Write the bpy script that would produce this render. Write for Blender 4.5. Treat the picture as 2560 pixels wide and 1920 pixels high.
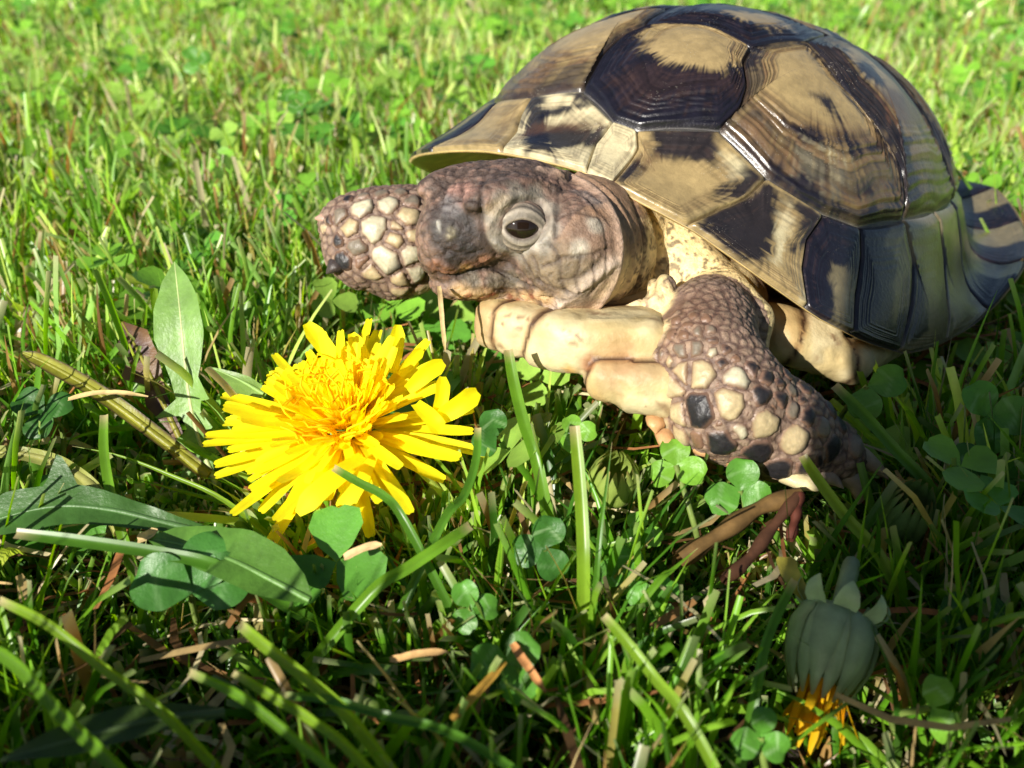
import bpy, math, random
import numpy as np
from mathutils import Vector, Matrix, noise as mnoise

for _o in list(bpy.data.objects): bpy.data.objects.remove(_o)
R = math.radians
SC = bpy.context.scene
COL = SC.collection
# ---------------------------------------------------------------- units: shapes are laid out in centimetres, GZ is the soil level
GZ = 1.2                       # soil height (cm) in the layout frame; the soil becomes z = 0 in the scene
CAM_H, PITCH, FPX = 10.5, R(29.1), 2217.0
def W(P):                      # layout cm -> scene metres
    P = np.asarray(P, float).copy(); P[..., 2] -= GZ
    return P * 0.01
# ---------------------------------------------------------------- camera
cam_d = bpy.data.cameras.new('camera'); cam = bpy.data.objects.new('camera', cam_d); COL.objects.link(cam)
cam.location = (0, 0, (CAM_H - GZ) * .01); cam.rotation_euler = (R(90) - PITCH, 0, 0)
cam_d.sensor_width = 36; cam_d.lens = 36 * FPX / 2560; cam_d.clip_start = .002; cam_d.clip_end = 200
cam_d.dof.use_dof = True; cam_d.dof.focus_distance = .137; cam_d.dof.aperture_fstop = 27
SC.camera = cam
# ---------------------------------------------------------------- sky and sun
SUN_TO = Vector((-.536, -.712, .454)).normalized()      # direction towards the sun
w = bpy.data.worlds.new('World'); SC.world = w; w.use_nodes = True
nt = w.node_tree; bg = nt.nodes['Background']
sky = nt.nodes.new('ShaderNodeTexSky'); sky.sky_type = 'NISHITA'; sky.sun_disc = False
sky.sun_elevation = math.asin(SUN_TO.z); sky.sun_rotation = math.atan2(SUN_TO.x, SUN_TO.y)
nt.links.new(sky.outputs[0], bg.inputs[0]); bg.inputs[1].default_value = .05
sun_d = bpy.data.lights.new('sun', 'SUN'); sun_d.energy = 5.0; sun_d.angle = R(.55); sun_d.color = (1, .95, .86)
sun = bpy.data.objects.new('sun', sun_d); COL.objects.link(sun)
sun.rotation_euler = (-SUN_TO).to_track_quat('-Z', 'Y').to_euler(); sun.location = (-.5, -.7, .8)
SC.view_settings.view_transform = 'Standard'; SC.view_settings.look = 'None'
SC.view_settings.exposure = .74; SC.view_settings.gamma = 1
SC.cycles.use_denoising = True; SC.cycles.max_bounces = 8; SC.cycles.transparent_max_bounces = 8
SC.cycles.sample_clamp_indirect = 6
# ---------------------------------------------------------------- helpers
_cp, _sp = math.cos(PITCH), math.sin(PITCH)
def at(px, py, d):             # a point of the layout seen at photo pixel (px, py), d cm along the view axis
    v = (960 - py) / FPX
    return np.array([(px - 1280) / FPX * d, d * (_cp + _sp * v), CAM_H + d * (-_sp + _cp * v)])
def lin(r, g, b):              # 8-bit sRGB -> linear
    return np.array([((c / 255 + .055) / 1.055) ** 2.4 if c > 10 else c / 3294 for c in (r, g, b)])
def smooth(a, b, x):
    t = np.clip((x - a) / (b - a), 0, 1); return t * t * (3 - 2 * t)
def unit(v):
    v = np.asarray(v, float); return v / (np.linalg.norm(v, axis=-1, keepdims=True) + 1e-12)
_rs = np.random.RandomState(7)
_perm = _rs.permutation(512)
_rnd = _rs.rand(512)
def vnoise(P, scale=1., seed=0):       # smooth value noise, vectorised, 0..1
    P = np.asarray(P, float) * scale + seed * 17.31
    i = np.floor(P).astype(int); f = P - i; f = f * f * (3 - 2 * f)
    def h(a, b, c): return _rnd[_perm[(_perm[(_perm[a & 511] + b) & 511] + c) & 511]]
    x, y, z = i[..., 0], i[..., 1], i[..., 2]; fx, fy, fz = f[..., 0], f[..., 1], f[..., 2]
    def l(a, b, t): return a + (b - a) * t
    return l(l(l(h(x, y, z), h(x+1, y, z), fx), l(h(x, y+1, z), h(x+1, y+1, z), fx), fy),
             l(l(h(x, y, z+1), h(x+1, y, z+1), fx), l(h(x, y+1, z+1), h(x+1, y+1, z+1), fx), fy), fz)
def fbm(P, scale=1., seed=0, n=3):
    s = 0; a = 1; t = 0
    for k in range(n): s = s + a * vnoise(P, scale * 2 ** k, seed + k); t += a; a *= .5
    return s / t
def link(name, me, mat, parent=None):
    o = bpy.data.objects.new(name, me); COL.objects.link(o)
    if mat: me.materials.append(mat)
    if parent: o.parent = parent
    return o
def mesh(name, V, Fq, mat=None, parent=None, col=None, smooth_=True, org=None, world=True):
    """V layout-cm vertices; Fq list/array of faces; col per-vertex linear colours"""
    V = np.asarray(V, float); P = W(V) if world else V
    if org is not None: P = P - np.asarray(org)
    me = bpy.data.meshes.new(name)
    if isinstance(Fq, np.ndarray): 
        n, k = Fq.shape
        me.vertices.add(len(P)); me.vertices.foreach_set('co', P.astype(np.float32).ravel())
        me.loops.add(n * k); me.loops.foreach_set('vertex_index', Fq.astype(np.int32).ravel())
        me.polygons.add(n); me.polygons.foreach_set('loop_start', np.arange(0, n * k, k, dtype=np.int32))
        me.update(calc_edges=True)
    else:
        me.from_pydata(P.tolist(), [], Fq); me.update()
    me.polygons.foreach_set('use_smooth', np.full(len(me.polygons), smooth_))
    if col is not None:
        c = np.ones((len(P), 4), np.float32); c[:, :3] = col
        a = me.color_attributes.new('Col', 'FLOAT_COLOR', 'POINT'); a.data.foreach_set('color', c.ravel())
    o = link(name, me, mat, parent)
    if org is not None: o.location = org
    return o
def empty(name, loc):
    o = bpy.data.objects.new(name, None); COL.objects.link(o); o.location = loc; o.empty_display_size = .01
    return o
def adopt(child, parent):      # parent while keeping the child where it is (parents are unrotated empties or meshes)
    child.parent = parent; child.location = Vector(child.location) - Vector(parent.location)
def tag(o, label, cat, group=None, kind=None):
    if label: o['label'] = label
    if cat: o['category'] = cat
    if group: o['group'] = group
    if kind: o['kind'] = kind
    return o
# ---------------------------------------------------------------- materials
def mat_base(name):
    m = bpy.data.materials.new(name); m.use_nodes = True
    n = m.node_tree.nodes; return m, n, m.node_tree.links, n['Principled BSDF']
def obj_coord(n, l, scale, detail=4, rough=.6, kind='NOISE'):
    tc = n.new('ShaderNodeTexCoord')
    if kind == 'NOISE':
        t = n.new('ShaderNodeTexNoise'); t.inputs['Scale'].default_value = scale; t.inputs['Detail'].default_value = detail; t.inputs['Roughness'].default_value = rough
    else:
        t = n.new('ShaderNodeTexVoronoi'); t.inputs['Scale'].default_value = scale
    l.new(tc.outputs['Object'], t.inputs['Vector']); return t
def attr_mat(name, rough=.4, spec=.5, coat=0., sss=0., bump=.0, bscale=900, nscale=300, namt=.25, speck=0., speck_col=(.5, .45, .38), speck_scale=2600):
    m, n, l, b = mat_base(name)
    a = n.new('ShaderNodeVertexColor'); a.layer_name = 'Col'
    t = obj_coord(n, l, nscale, 5)
    mr = n.new('ShaderNodeMapRange'); mr.inputs[1].default_value = .25; mr.inputs[2].default_value = .75
    mr.inputs[3].default_value = 1 - namt; mr.inputs[4].default_value = 1 + namt
    l.new(t.outputs[0], mr.inputs[0])
    mx = n.new('ShaderNodeVectorMath'); mx.operation = 'SCALE'; l.new(a.outputs['Color'], mx.inputs[0]); l.new(mr.outputs[0], mx.inputs['Scale'])
    out = mx.outputs[0]
    if speck > 0:
        v = obj_coord(n, l, speck_scale, kind='VOR')
        t2 = obj_coord(n, l, 120, 3)
        ad = n.new('ShaderNodeMath'); ad.operation = 'MULTIPLY_ADD'; ad.inputs[1].default_value = -.5; ad.inputs[2].default_value = speck + .25
        l.new(t2.outputs[0], ad.inputs[0])
        lt = n.new('ShaderNodeMath'); lt.operation = 'LESS_THAN'; l.new(v.outputs['Distance'], lt.inputs[0]); l.new(ad.outputs[0], lt.inputs[1])
        mm = n.new('ShaderNodeMixRGB'); mm.inputs[2].default_value = (*speck_col, 1); l.new(lt.outputs[0], mm.inputs[0]); l.new(out, mm.inputs[1]); out = mm.outputs[0]
    l.new(out, b.inputs['Base Color'])
    b.inputs['Roughness'].default_value = rough; b.inputs['Specular IOR Level'].default_value = spec
    if coat: b.inputs['Coat Weight'].default_value = coat; b.inputs['Coat Roughness'].default_value = .18
    if sss:
        b.inputs['Subsurface Weight'].default_value = sss; b.inputs['Subsurface Radius'].default_value = (1, .6, .3); b.inputs['Subsurface Scale'].default_value = .0012
    if bump:
        t3 = obj_coord(n, l, bscale, 4); bp = n.new('ShaderNodeBump'); bp.inputs['Strength'].default_value = bump; bp.inputs['Distance'].default_value = .0004
        l.new(t3.outputs[0], bp.inputs['Height']); l.new(bp.outputs[0], b.inputs['Normal'])
    return m
def leaf_mat(name, trans=.35, rough=.45, nscale=250, namt=.2, bump=.0, spec=.35):
    m, n, l, b = mat_base(name)
    a = n.new('ShaderNodeVertexColor'); a.layer_name = 'Col'
    t = obj_coord(n, l, nscale, 4)
    mr = n.new('ShaderNodeMapRange'); mr.inputs[1].default_value = .3; mr.inputs[2].default_value = .7
    mr.inputs[3].default_value = 1 - namt; mr.inputs[4].default_value = 1 + namt; l.new(t.outputs[0], mr.inputs[0])
    mx = n.new('ShaderNodeVectorMath'); mx.operation = 'SCALE'; l.new(a.outputs['Color'], mx.inputs[0]); l.new(mr.outputs[0], mx.inputs['Scale'])
    l.new(mx.outputs[0], b.inputs['Base Color']); b.inputs['Roughness'].default_value = rough; b.inputs['Specular IOR Level'].default_value = spec
    if bump:
        t3 = obj_coord(n, l, 1500, 3); bp = n.new('ShaderNodeBump'); bp.inputs['Strength'].default_value = bump; bp.inputs['Distance'].default_value = .0003
        l.new(t3.outputs[0], bp.inputs['Height']); l.new(bp.outputs[0], b.inputs['Normal'])
    tr = n.new('ShaderNodeBsdfTranslucent'); hs = n.new('ShaderNodeHueSaturation'); hs.inputs['Saturation'].default_value = 1.15; hs.inputs['Value'].default_value = 1.5; hs.inputs['Hue'].default_value = .485
    l.new(mx.outputs[0], hs.inputs['Color']); l.new(hs.outputs[0], tr.inputs['Color'])
    ms = n.new('ShaderNodeMixShader'); ms.inputs[0].default_value = trans
    l.new(b.outputs[0], ms.inputs[1]); l.new(tr.outputs[0], ms.inputs[2]); l.new(ms.outputs[0], n['Material Output'].inputs['Surface'])
    return m
M_SCUTE = attr_mat('scute_horn', rough=.31, spec=.55, coat=.12, bump=.25, bscale=1400, nscale=420, namt=.22, speck=.05)
M_BONE = attr_mat('shell_base', rough=.5, bump=.3, namt=.2, sss=.15)
M_SKIN = attr_mat('tortoise_skin', rough=.55, spec=.4, bump=.6, bscale=2200, nscale=700, namt=.28, sss=.12)
M_HORN = attr_mat('scale_horn', rough=.42, spec=.4, bump=.35, bscale=1500, nscale=600, namt=.18, sss=.1)
M_PLAST = attr_mat('plastron_horn', rough=.52, spec=.35, coat=.0, bump=.6, bscale=500, nscale=260, namt=.22, sss=.0, speck=.03, speck_col=(.25, .17, .1))
M_LEAF = leaf_mat('weed_leaf', trans=.22, rough=.4, bump=.3)
M_GRASS = leaf_mat('grass_leaf', trans=.46, rough=.3, nscale=150)
M_PETAL = leaf_mat('petal', trans=.45, rough=.6, nscale=500, namt=.08, spec=.2)
M_DRY = leaf_mat('dry_straw', trans=.2, rough=.7, nscale=500, namt=.3)
# ================================================================ ground
def soil_mat():
    m, n, l, b = mat_base('soil')
    t = obj_coord(n, l, 90, 8, .7); cr = n.new('ShaderNodeValToRGB')
    cr.color_ramp.elements[0].color = (.012, .008, .005, 1); cr.color_ramp.elements[1].color = (.05, .033, .018, 1)
    cr.color_ramp.elements[0].position = .35; cr.color_ramp.elements[1].position = .7
    l.new(t.outputs[0], cr.inputs[0])
    tc = n.new('ShaderNodeTexCoord'); ln = n.new('ShaderNodeVectorMath'); ln.operation = 'LENGTH'; l.new(tc.outputs['Object'], ln.inputs[0])
    mr = n.new('ShaderNodeMapRange'); mr.inputs[1].default_value = .35; mr.inputs[2].default_value = 1.1; l.new(ln.outputs['Value'], mr.inputs[0])
    t2 = obj_coord(n, l, 60, 8, .75); c2 = n.new('ShaderNodeValToRGB')
    c2.color_ramp.elements[0].color = (.02, .04, .008, 1); c2.color_ramp.elements[1].color = (.09, .15, .03, 1); l.new(t2.outputs[0], c2.inputs[0])
    mx = n.new('ShaderNodeMixRGB'); l.new(mr.outputs[0], mx.inputs[0]); l.new(cr.outputs[0], mx.inputs[1]); l.new(c2.outputs[0], mx.inputs[2])
    l.new(mx.outputs[0], b.inputs['Base Color']); b.inputs['Roughness'].default_value = .95
    bp = n.new('ShaderNodeBump'); bp.inputs['Distance'].default_value = .004; l.new(t.outputs[0], bp.inputs['Height']); l.new(bp.outputs[0], b.inputs['Normal'])
    return m
def build_ground():
    N = 121; u = np.linspace(-1, 1, N); g = np.sign(u) * (np.abs(u) ** 3.2) * 8000 + u * 60
    X, Y = np.meshgrid(g, g); Y = Y + 25
    Z = GZ + (fbm(np.stack([X, Y, X * 0], -1), .45, 3) - .55) * .35
    far = np.hypot(X, Y) > 200; Z = np.where(far, GZ, Z)
    V = np.stack([X, Y, Z], -1).reshape(-1, 3); i = np.arange(N * N).reshape(N, N)
    Fq = np.stack([i[:-1, :-1], i[:-1, 1:], i[1:, 1:], i[1:, :-1]], -1).reshape(-1, 4)
    o = mesh('ground', V, Fq, soil_mat()); o['kind'] = 'structure'; return o
build_ground()
# ================================================================ tortoise: carapace surface (shell frame: x forward, y animal's left, z up)
_T = np.array([0, .2, .4, .6, .75, .87, 1.0])
_FR = np.array([0, .24, .47, .68, .83, .93, 1.04]); _FZ = np.array([1, .99, .94, .82, .68, .56, .48])
_SR = np.array([0, .28, .54, .76, .89, .955, .97]); _SZ = np.array([1, .96, .83, .58, .32, .2, .1])
_BR = np.array([0, .25, .49, .70, .84, .95, 1.07]); _BZ = np.array([1, .97, .88, .70, .53, .44, .38])
def _rot(yaw, roll, pit):
    f = [-math.sin(yaw), -math.cos(yaw), 0]; l = [math.cos(yaw), -math.sin(yaw), 0]
    M = np.stack([f, l, [0, 0, 1.]], 1); cr, sr, cp, sp = math.cos(roll), math.sin(roll), math.cos(pit), math.sin(pit)
    return M @ np.array([[cp, 0, -sp], [0, 1, 0], [sp, 0, cp]]) @ np.array([[1, 0, 0], [0, cr, -sr], [0, sr, cr]])
SH_O = np.array([4.52, 20.15, 2.26]); SH_R = _rot(R(35.9), R(-6.34), R(9.97)); SH_A, SH_B, SH_H = 7.16, 6.12, 5.98
_KT = np.radians([-180, -120, -80, -60, -47, -30, -15, 3, 12, 22, 41, 50, 60, 75, 100, 140, 180.])
_KR = np.array([0, .5, .1, .2, .36, .2, .05, -.1, 0, 0, .25, .2, .1, .1, .4, .75, 0])
_KZ = np.array([0, .3, .0, -.1, -.05, .05, .2, .28, .2, .12, -.25, -.3, -.25, .3, 1.4, 1.5, 0])
def _pch(t, Y):
    m = np.gradient(Y, _T); i = np.clip(np.searchsorted(_T, t) - 1, 0, len(_T) - 2); h = _T[i+1] - _T[i]; s = (t - _T[i]) / h
    return (1+2*s)*(1-s)**2*Y[i] + s*(1-s)**2*h*m[i] + s*s*(3-2*s)*Y[i+1] + s*s*(s-1)*h*m[i+1]
def shell_local(p, q):
    t = np.hypot(p, q); th = np.arctan2(q, p); c = np.cos(th)
    wf = np.clip(c, 0, 1) ** 1.6; wb = np.clip(-c, 0, 1) ** 1.6; ws = 1 - wf - wb
    rho = wf*_pch(t, _FR) + wb*_pch(t, _BR) + ws*_pch(t, _SR); z = wf*_pch(t, _FZ) + wb*_pch(t, _BZ) + ws*_pch(t, _SZ)
    k = (np.abs(np.cos(th))**2.3 + np.abs(np.sin(th))**2.3) ** (-1/2.3)
    w = np.clip((t - .72) / .28, 0, 1.2) ** 1.5
    r = SH_A*SH_B / np.hypot(SH_B*np.cos(th), SH_A*np.sin(th)); 
    x = SH_A*rho*k*np.cos(th); y = SH_B*rho*k*np.sin(th); rr = np.hypot(x, y) + 1e-9
    dr = 1 + np.interp(th, _KT, _KR) * w / rr
    return np.stack([x*dr, y*dr, SH_H*z + np.interp(th, _KT, _KZ) * w], -1)
def sh2w(P): return np.asarray(P) @ SH_R.T + SH_O
def shell(p, q): return sh2w(shell_local(p, q))
def shell_n(p, q):
    e = 2e-3; a = shell(p+e, q) - shell(p-e, q); b = shell(p, q+e) - shell(p, q-e); return unit(np.cross(a, b))
def pq(th, t): return np.array([t*math.cos(R(th)), t*math.sin(R(th))])
C_TAN = lin(150, 130, 90); C_CREAM = lin(192, 180, 144); C_DARK = lin(22, 20, 29); C_BROWN = lin(74, 51, 37); C_OLIVE = lin(112, 102, 76)
def chaikin(P, n=2, w=.18):
    for _ in range(n):
        Q = np.roll(P, -1, 0); P = np.stack([P*(1-w)+Q*w, P*w+Q*(1-w)], 1).reshape(-1, P.shape[1])
    return P
def resample(P, n):
    Q = np.vstack([P, P[:1]]); L = np.r_[0, np.cumsum(np.linalg.norm(np.diff(Q, axis=0), axis=1))]
    s = np.linspace(0, L[-1], n, endpoint=False); return np.stack([np.interp(s, L, Q[:, k]) for k in range(P.shape[1])], 1)
def polar_faces(nb, ns):
    F = []
    i = 1 + np.arange((ns-1)*nb).reshape(ns-1, nb); j = np.roll(i, -1, 1)
    q = np.stack([i[:-1], i[1:], j[1:], j[:-1]], -1).reshape(-1, 4).tolist()
    t = [[0, int(i[0, k]), int(j[0, k])] for k in range(nb)]
    return t + q
def inpoly(P, poly):           # soft inside test: signed distance (positive inside)
    A = np.asarray(poly, float); B = np.roll(A, -1, 0); ins = np.zeros(len(P), bool); dm = np.full(len(P), 1e9)
    for a, b in zip(A, B):
        c = ((a[1] > P[:, 1]) != (b[1] > P[:, 1])) & (P[:, 0] < (b[0]-a[0])*(P[:, 1]-a[1])/(b[1]-a[1]+1e-12)+a[0]); ins ^= c
        ab = b-a; t = np.clip(((P-a)@ab)/(ab@ab+1e-12), 0, 1); dm = np.minimum(dm, np.linalg.norm(P-a-t[:, None]*ab, axis=1))
    return np.where(ins, dm, -dm)
# scute outlines as (angle, t) on the carapace; far side mirrored about the midline (4.5 degrees)
def mir(L): return [(9-a, t) for a, t in reversed(L)]
MT = [(20, .715), (30.5, .76), (41.5, .764), (49, .747), (62, .683), (78, .639), (95, .62), (112, .63), (126, .65), (140, .68), (153, .70), (168, .74)]
SEAM = [[(8, .836), (8.5, 1)], [(28, .82), (24, .89), (20.5, 1)], [(38.5, .836), (38, .912), (39, 1)], [(49, .804), (47.5, .9), (47, 1)], [(63.5, .743), (61.5, .84), (58, 1)],
        [(79, .711), (75, .82), (72, 1)], [(95, .70), (91, .8), (89, 1)], [(111, .72), (108, 1)], [(126, .75), (126, 1)], [(140, .78), (140, 1)], [(153, .8), (154, 1)], [(168, .85), (169, 1)]]
n0, n1, J1, J1f, J2, J2f, J3, J3f = (1, .796), (6, .796), (20, .715), (-10.5, .731), (20, .467), (-16, .49), (39, .323), (-30, .323)
V23, V23f, J5, J5f, V34, V34f = (71.5, .178), (-62.5, .178), (112, .2), (-103, .2), (138, .30), (-129, .30)
J8, J8f, V45, V45f, V5e, V5ef = (145, .44), (-136, .44), (160, .52), (-151, .52), (159, .71), (-150, .71)
J6, J7, J9 = (62, .683), (95, .62), (126, .65)
V1 = [n0, n1, J1, (22.5, .655), (22.5, .595), (19.5, .531), J2, (9, .44), (.5, .435), (-7, .45), J2f, (-17.5, .551), (-15, .627), J1f]
c12 = [J3, (49, .487), (56, .527), (59.5, .571), (62.5, .615), J6]
c23 = [J5, (100, .30), (96, .45), (95, .55), J7]
SCUTES = []        # name key, outline, areola centre, rim span
SCUTES.append(('V1', V1, (8, .50)))
SCUTES.append(('V2', [J2, J3, V23, (30, .09), (-20, .09), V23f, J3f, J2f, (-7, .45), (.5, .435), (9, .44)], (8, .28)))
SCUTES.append(('V3', [V23, J5, V34, (184.5, .23), V34f, J5f, V23f, (-20, .09), (30, .09)], (150, .06)))
SCUTES.append(('V4', [V34, J8, V45, (184.5, .47), V45f, J8f, V34f, (184.5, .23)], (184.5, .36)))
SCUTES.append(('V5', [V45, V5e, (168, .74), (201, .74), V5ef, V45f, (184.5, .47)], (184.5, .6)))
def costal(sd):
    f = (lambda L: L) if sd > 0 else mir
    v1b = [J1, (22.5, .655), (22.5, .595), (19.5, .531), J2] if sd > 0 else [J1f, (-15, .627), (-17.5, .551), J2f]
    v1b_ = v1b if sd > 0 else [(9-a, t) for a, t in v1b]
    j3 = J3 if sd > 0 else (39, .323); v23 = (71.5, .178)
    out = [('C1', v1b_ + [j3] + c12[1:] + [(55.5, .707), (49, .747), (41.5, .764), (36, .768), (30.5, .76)], (36, .46)),
           ('C2', [j3, v23, J5] + c23[1:] + [(78, .639)] + c12[:0:-1], (70, .33)),
           ('C3', [J5, V34, J8, (134, .55), J9, (112, .63)] + c23[:0:-1], (118, .42)),
           ('C4', [J8, V45, V5e, (153, .70), (140, .68), J9, (134, .55)], (148, .56))]
    for k, L, c in out:
        SCUTES.append((k + ('n' if sd > 0 else 'f'), L if sd > 0 else [(9-a, t) for a, t in L], c if sd > 0 else (9-c[0], c[1])))
def marg(sd):
    top = [n1] + MT; sm = SEAM
    for k in range(12):
        if k < 11:
            a, b = sm[k], sm[k+1]; tp = [n1, J1, MT[1]] if k == 0 else [MT[k], MT[k+1]]
            L = tp + b + [((a[-1][0]+b[-1][0])/2, 1.0)] + a[::-1]
        else: continue
        c = np.mean(np.array(tp), 0)*.3 + np.mean(np.array([a[-1], b[-1]]), 0)*.7
        SCUTES.append(('M%d' % (k+1) + ('n' if sd > 0 else 'f'), L if sd > 0 else [(9-x, t) for x, t in L], tuple(c) if sd > 0 else (9-c[0], c[1])))
for sd in (1, -1): costal(sd); marg(sd)
SCUTES = [(k, ([n0, J1f] + L[2:] if 0 else L), c) for k, L, c in SCUTES]
SCUTES.append(('nuchal', [n0, n1, (8, .836), (8.5, 1), (4, 1.0), (1, .872)], (5, .88)))
SCUTES.append(('supracaudal', [(168, .74), (168, .85), (169, 1), (184.5, 1), (200, 1), (201, .85), (201, .74)], (184.5, .82)))
PATCH = {
'V1':('D',[('B',[(0.689,-0.06),(0.634,-0.033),(0.626,0.082),(0.548,0.189),(0.572,0.225),(0.673,0.119),(0.742,0.052),(0.735,0.0)]),('T',[(0.533,-0.104),(0.478,-0.093),(0.449,-0.043),(0.425,0.045),(0.45,0.151),(0.479,0.165),(0.524,0.17),(0.574,0.159),(0.615,0.07),(0.614,-0.038)])]),
'V2':('D',[('T',[(0.323,0.008),(0.24,0.071),(0.199,0.124),(0.237,0.154),(0.323,0.127),(0.348,0.071)])]),
'C1n':('T',[('D',[(0.449,0.155),(0.43,0.161),(0.397,0.177),(0.45,0.186),(0.481,0.204),(0.5,0.192)]),('B',[(0.57,0.242),(0.54,0.318),(0.459,0.392),(0.326,0.449),(0.271,0.489),(0.287,0.508),(0.437,0.461),(0.54,0.399),(0.581,0.329),(0.597,0.26)]),('D',[(0.546,0.341),(0.474,0.405),(0.433,0.426),(0.322,0.477),(0.298,0.496),(0.435,0.458),(0.527,0.397)]),('B',[(0.681,0.255),(0.622,0.264),(0.613,0.319),(0.576,0.396),(0.519,0.451),(0.576,0.501),(0.625,0.446),(0.658,0.388),(0.687,0.306)]),('D',[(0.623,0.367),(0.592,0.422),(0.543,0.472),(0.579,0.504),(0.617,0.457),(0.641,0.4)]),('C',[(0.56,0.392),(0.525,0.425),(0.549,0.453),(0.579,0.413)]),('C',[(0.498,0.433),(0.461,0.461),(0.492,0.492),(0.529,0.476)]),('D',[(0.428,0.341),(0.407,0.354),(0.403,0.382),(0.412,0.384),(0.434,0.365)]),('D',[(0.499,0.49),(0.387,0.524),(0.281,0.552),(0.293,0.563),(0.454,0.522)]),('D',[(0.56,0.495),(0.469,0.54),(0.306,0.575),(0.319,0.6),(0.41,0.586),(0.517,0.545),(0.575,0.509)]),('D',[(0.309,0.205),(0.279,0.206),(0.299,0.369),(0.273,0.437),(0.271,0.498),(0.26,0.544),(0.308,0.605),(0.331,0.598),(0.302,0.545),(0.305,0.488),(0.315,0.433),(0.343,0.368)]),('D',[(0.672,0.245),(0.674,0.314),(0.654,0.385),(0.629,0.432),(0.624,0.454),(0.665,0.392),(0.697,0.303),(0.687,0.25)])]),
'C2n':('T',[('D',[(0.28,0.204),(0.161,0.176),(0.16,0.198),(0.225,0.353),(0.214,0.42),(0.208,0.467),(0.22,0.544),(0.284,0.608),(0.326,0.601),(0.283,0.51),(0.292,0.434),(0.319,0.368)]),('D',[(0.207,0.307),(0.109,0.299),(0.114,0.332),(0.159,0.374),(0.189,0.356),(0.219,0.338)]),('D',[(0.16,0.238),(0.137,0.252),(0.164,0.268),(0.19,0.261)]),('B',[(0.206,0.379),(0.02,0.378),(0.023,0.43),(0.0,0.475),(0.175,0.48),(0.232,0.446)]),('D',[(0.251,0.472),(-0.025,0.482),(-0.053,0.5),(0.242,0.495)]),('D',[(0.271,0.557),(-0.03,0.57),(-0.005,0.587),(0.29,0.57)]),('D',[(0.301,0.578),(0.042,0.606),(0.128,0.63),(0.319,0.6)]),('D',[(0.052,0.166),(0.029,0.18),(-0.015,0.294),(-0.024,0.394),(-0.1,0.472),(-0.104,0.537),(-0.07,0.571),(0.005,0.567),(-0.035,0.494),(0.068,0.409),(0.094,0.317)])]),
'C3n':('O',[('D',[(0.042,0.173),(0.018,0.186),(-0.028,0.321),(-0.065,0.41),(-0.106,0.5),(-0.115,0.539),(-0.058,0.556),(-0.051,0.488),(0.035,0.401),(0.055,0.31)])]),
'C1f':('T',[('D',[(0.522,-0.165),(0.452,-0.147),(0.408,-0.109),(0.454,-0.126),(0.51,-0.146)]),('B',[(0.719,-0.351),(0.62,-0.365),(0.564,-0.3),(0.592,-0.251),(0.691,-0.286),(0.751,-0.296)]),('B',[(0.713,-0.274),(0.697,-0.207),(0.731,-0.175),(0.745,-0.242)]),('D',[(0.715,-0.172),(0.71,-0.138),(0.734,-0.116),(0.74,-0.151)])]),
'M1f':('C',[('D',[(0.811,-0.202),(0.777,-0.172),(0.765,-0.101),(0.768,-0.074),(0.777,-0.068),(0.803,-0.142),(0.822,-0.19)]),('D',[(0.128,-0.806),(0.878,-0.179),(0.843,-0.089),(0.824,-0.014),(0.824,0.007),(0.879,0.031),(0.947,-0.05),(0.94,-0.149),(0.1,-0.818)]),('D',[(0.728,-0.168),(0.716,-0.126),(0.766,-0.047),(0.769,-0.067),(0.753,-0.126)]),('D',[(0.994,-0.113),(0.973,-0.077),(0.992,-0.017),(1.0,-0.026),(-0.115,-0.872)]),('B',[(0.947,-0.219),(0.842,-0.194),(0.835,-0.117),(0.803,-0.021),(0.824,0.007),(0.862,-0.098),(0.895,-0.174)])]),
'M2f':('T',[('D',[(0.8,-0.268),(0.788,-0.226),(0.811,-0.202),(0.82,-0.243)])]),
'M1n':('T',[('D',[(0.778,0.123),(0.732,0.169),(0.674,0.239),(0.689,0.258),(0.74,0.292),(0.761,0.27),(0.827,0.168),(0.799,0.141)]),('C',[(0.726,0.272),(0.688,0.321),(0.702,0.358),(0.735,0.335)]),('D',[(0.742,0.338),(0.711,0.339),(0.677,0.353),(0.658,0.388),(0.724,0.385),(0.802,0.341),(0.788,0.334)]),('D',[(0.965,0.144),(0.872,0.146),(0.843,0.149),(0.874,0.178),(0.952,0.176)]),('B',[(0.843,0.149),(0.825,0.175),(0.861,0.183),(0.878,0.179)])]),
'M2n':('T',[('D',[(0.92,0.372),(0.815,0.363),(0.748,0.373),(0.665,0.392),(0.664,0.423),(0.731,0.475),(0.841,0.526),(0.866,0.5),(0.887,0.462)]),('C',[(0.68,0.45),(0.645,0.452),(0.725,0.498),(0.79,0.523)]),('D',[(0.639,0.447),(0.619,0.467),(0.581,0.514),(0.66,0.525),(0.712,0.537),(0.712,0.517),(0.649,0.48)]),('C',[(0.751,0.566),(0.742,0.57),(0.777,0.629),(0.793,0.609)])]),
'M3n':('D',[('O',[(0.635,0.592),(0.57,0.633),(0.682,0.731),(0.731,0.682)])]),
'M4n':('D',[('O',[(0.399,0.603),(0.33,0.608),(0.343,0.673),(0.432,0.748),(0.514,0.763),(0.478,0.695),(0.399,0.665),(0.436,0.622)])]),
'M5n':('O',[('D',[(0.357,0.657),(0.302,0.679),(0.355,0.761),(0.403,0.845),(0.518,0.846),(0.432,0.748)])]),
'M6n':('O',[('D',[(0.16,0.668),(0.054,0.689),(0.125,0.745),(0.32,0.833),(0.348,0.821),(0.218,0.736)])])}
CMAP = {'T': C_TAN, 'C': C_CREAM, 'D': C_DARK, 'B': C_BROWN, 'O': C_OLIVE}
TORT = empty('tortoise', W([2.5, 16.5, GZ]))
tag(TORT, 'brown and cream tortoise standing on the lawn behind the yellow dandelion', 'tortoise')
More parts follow.
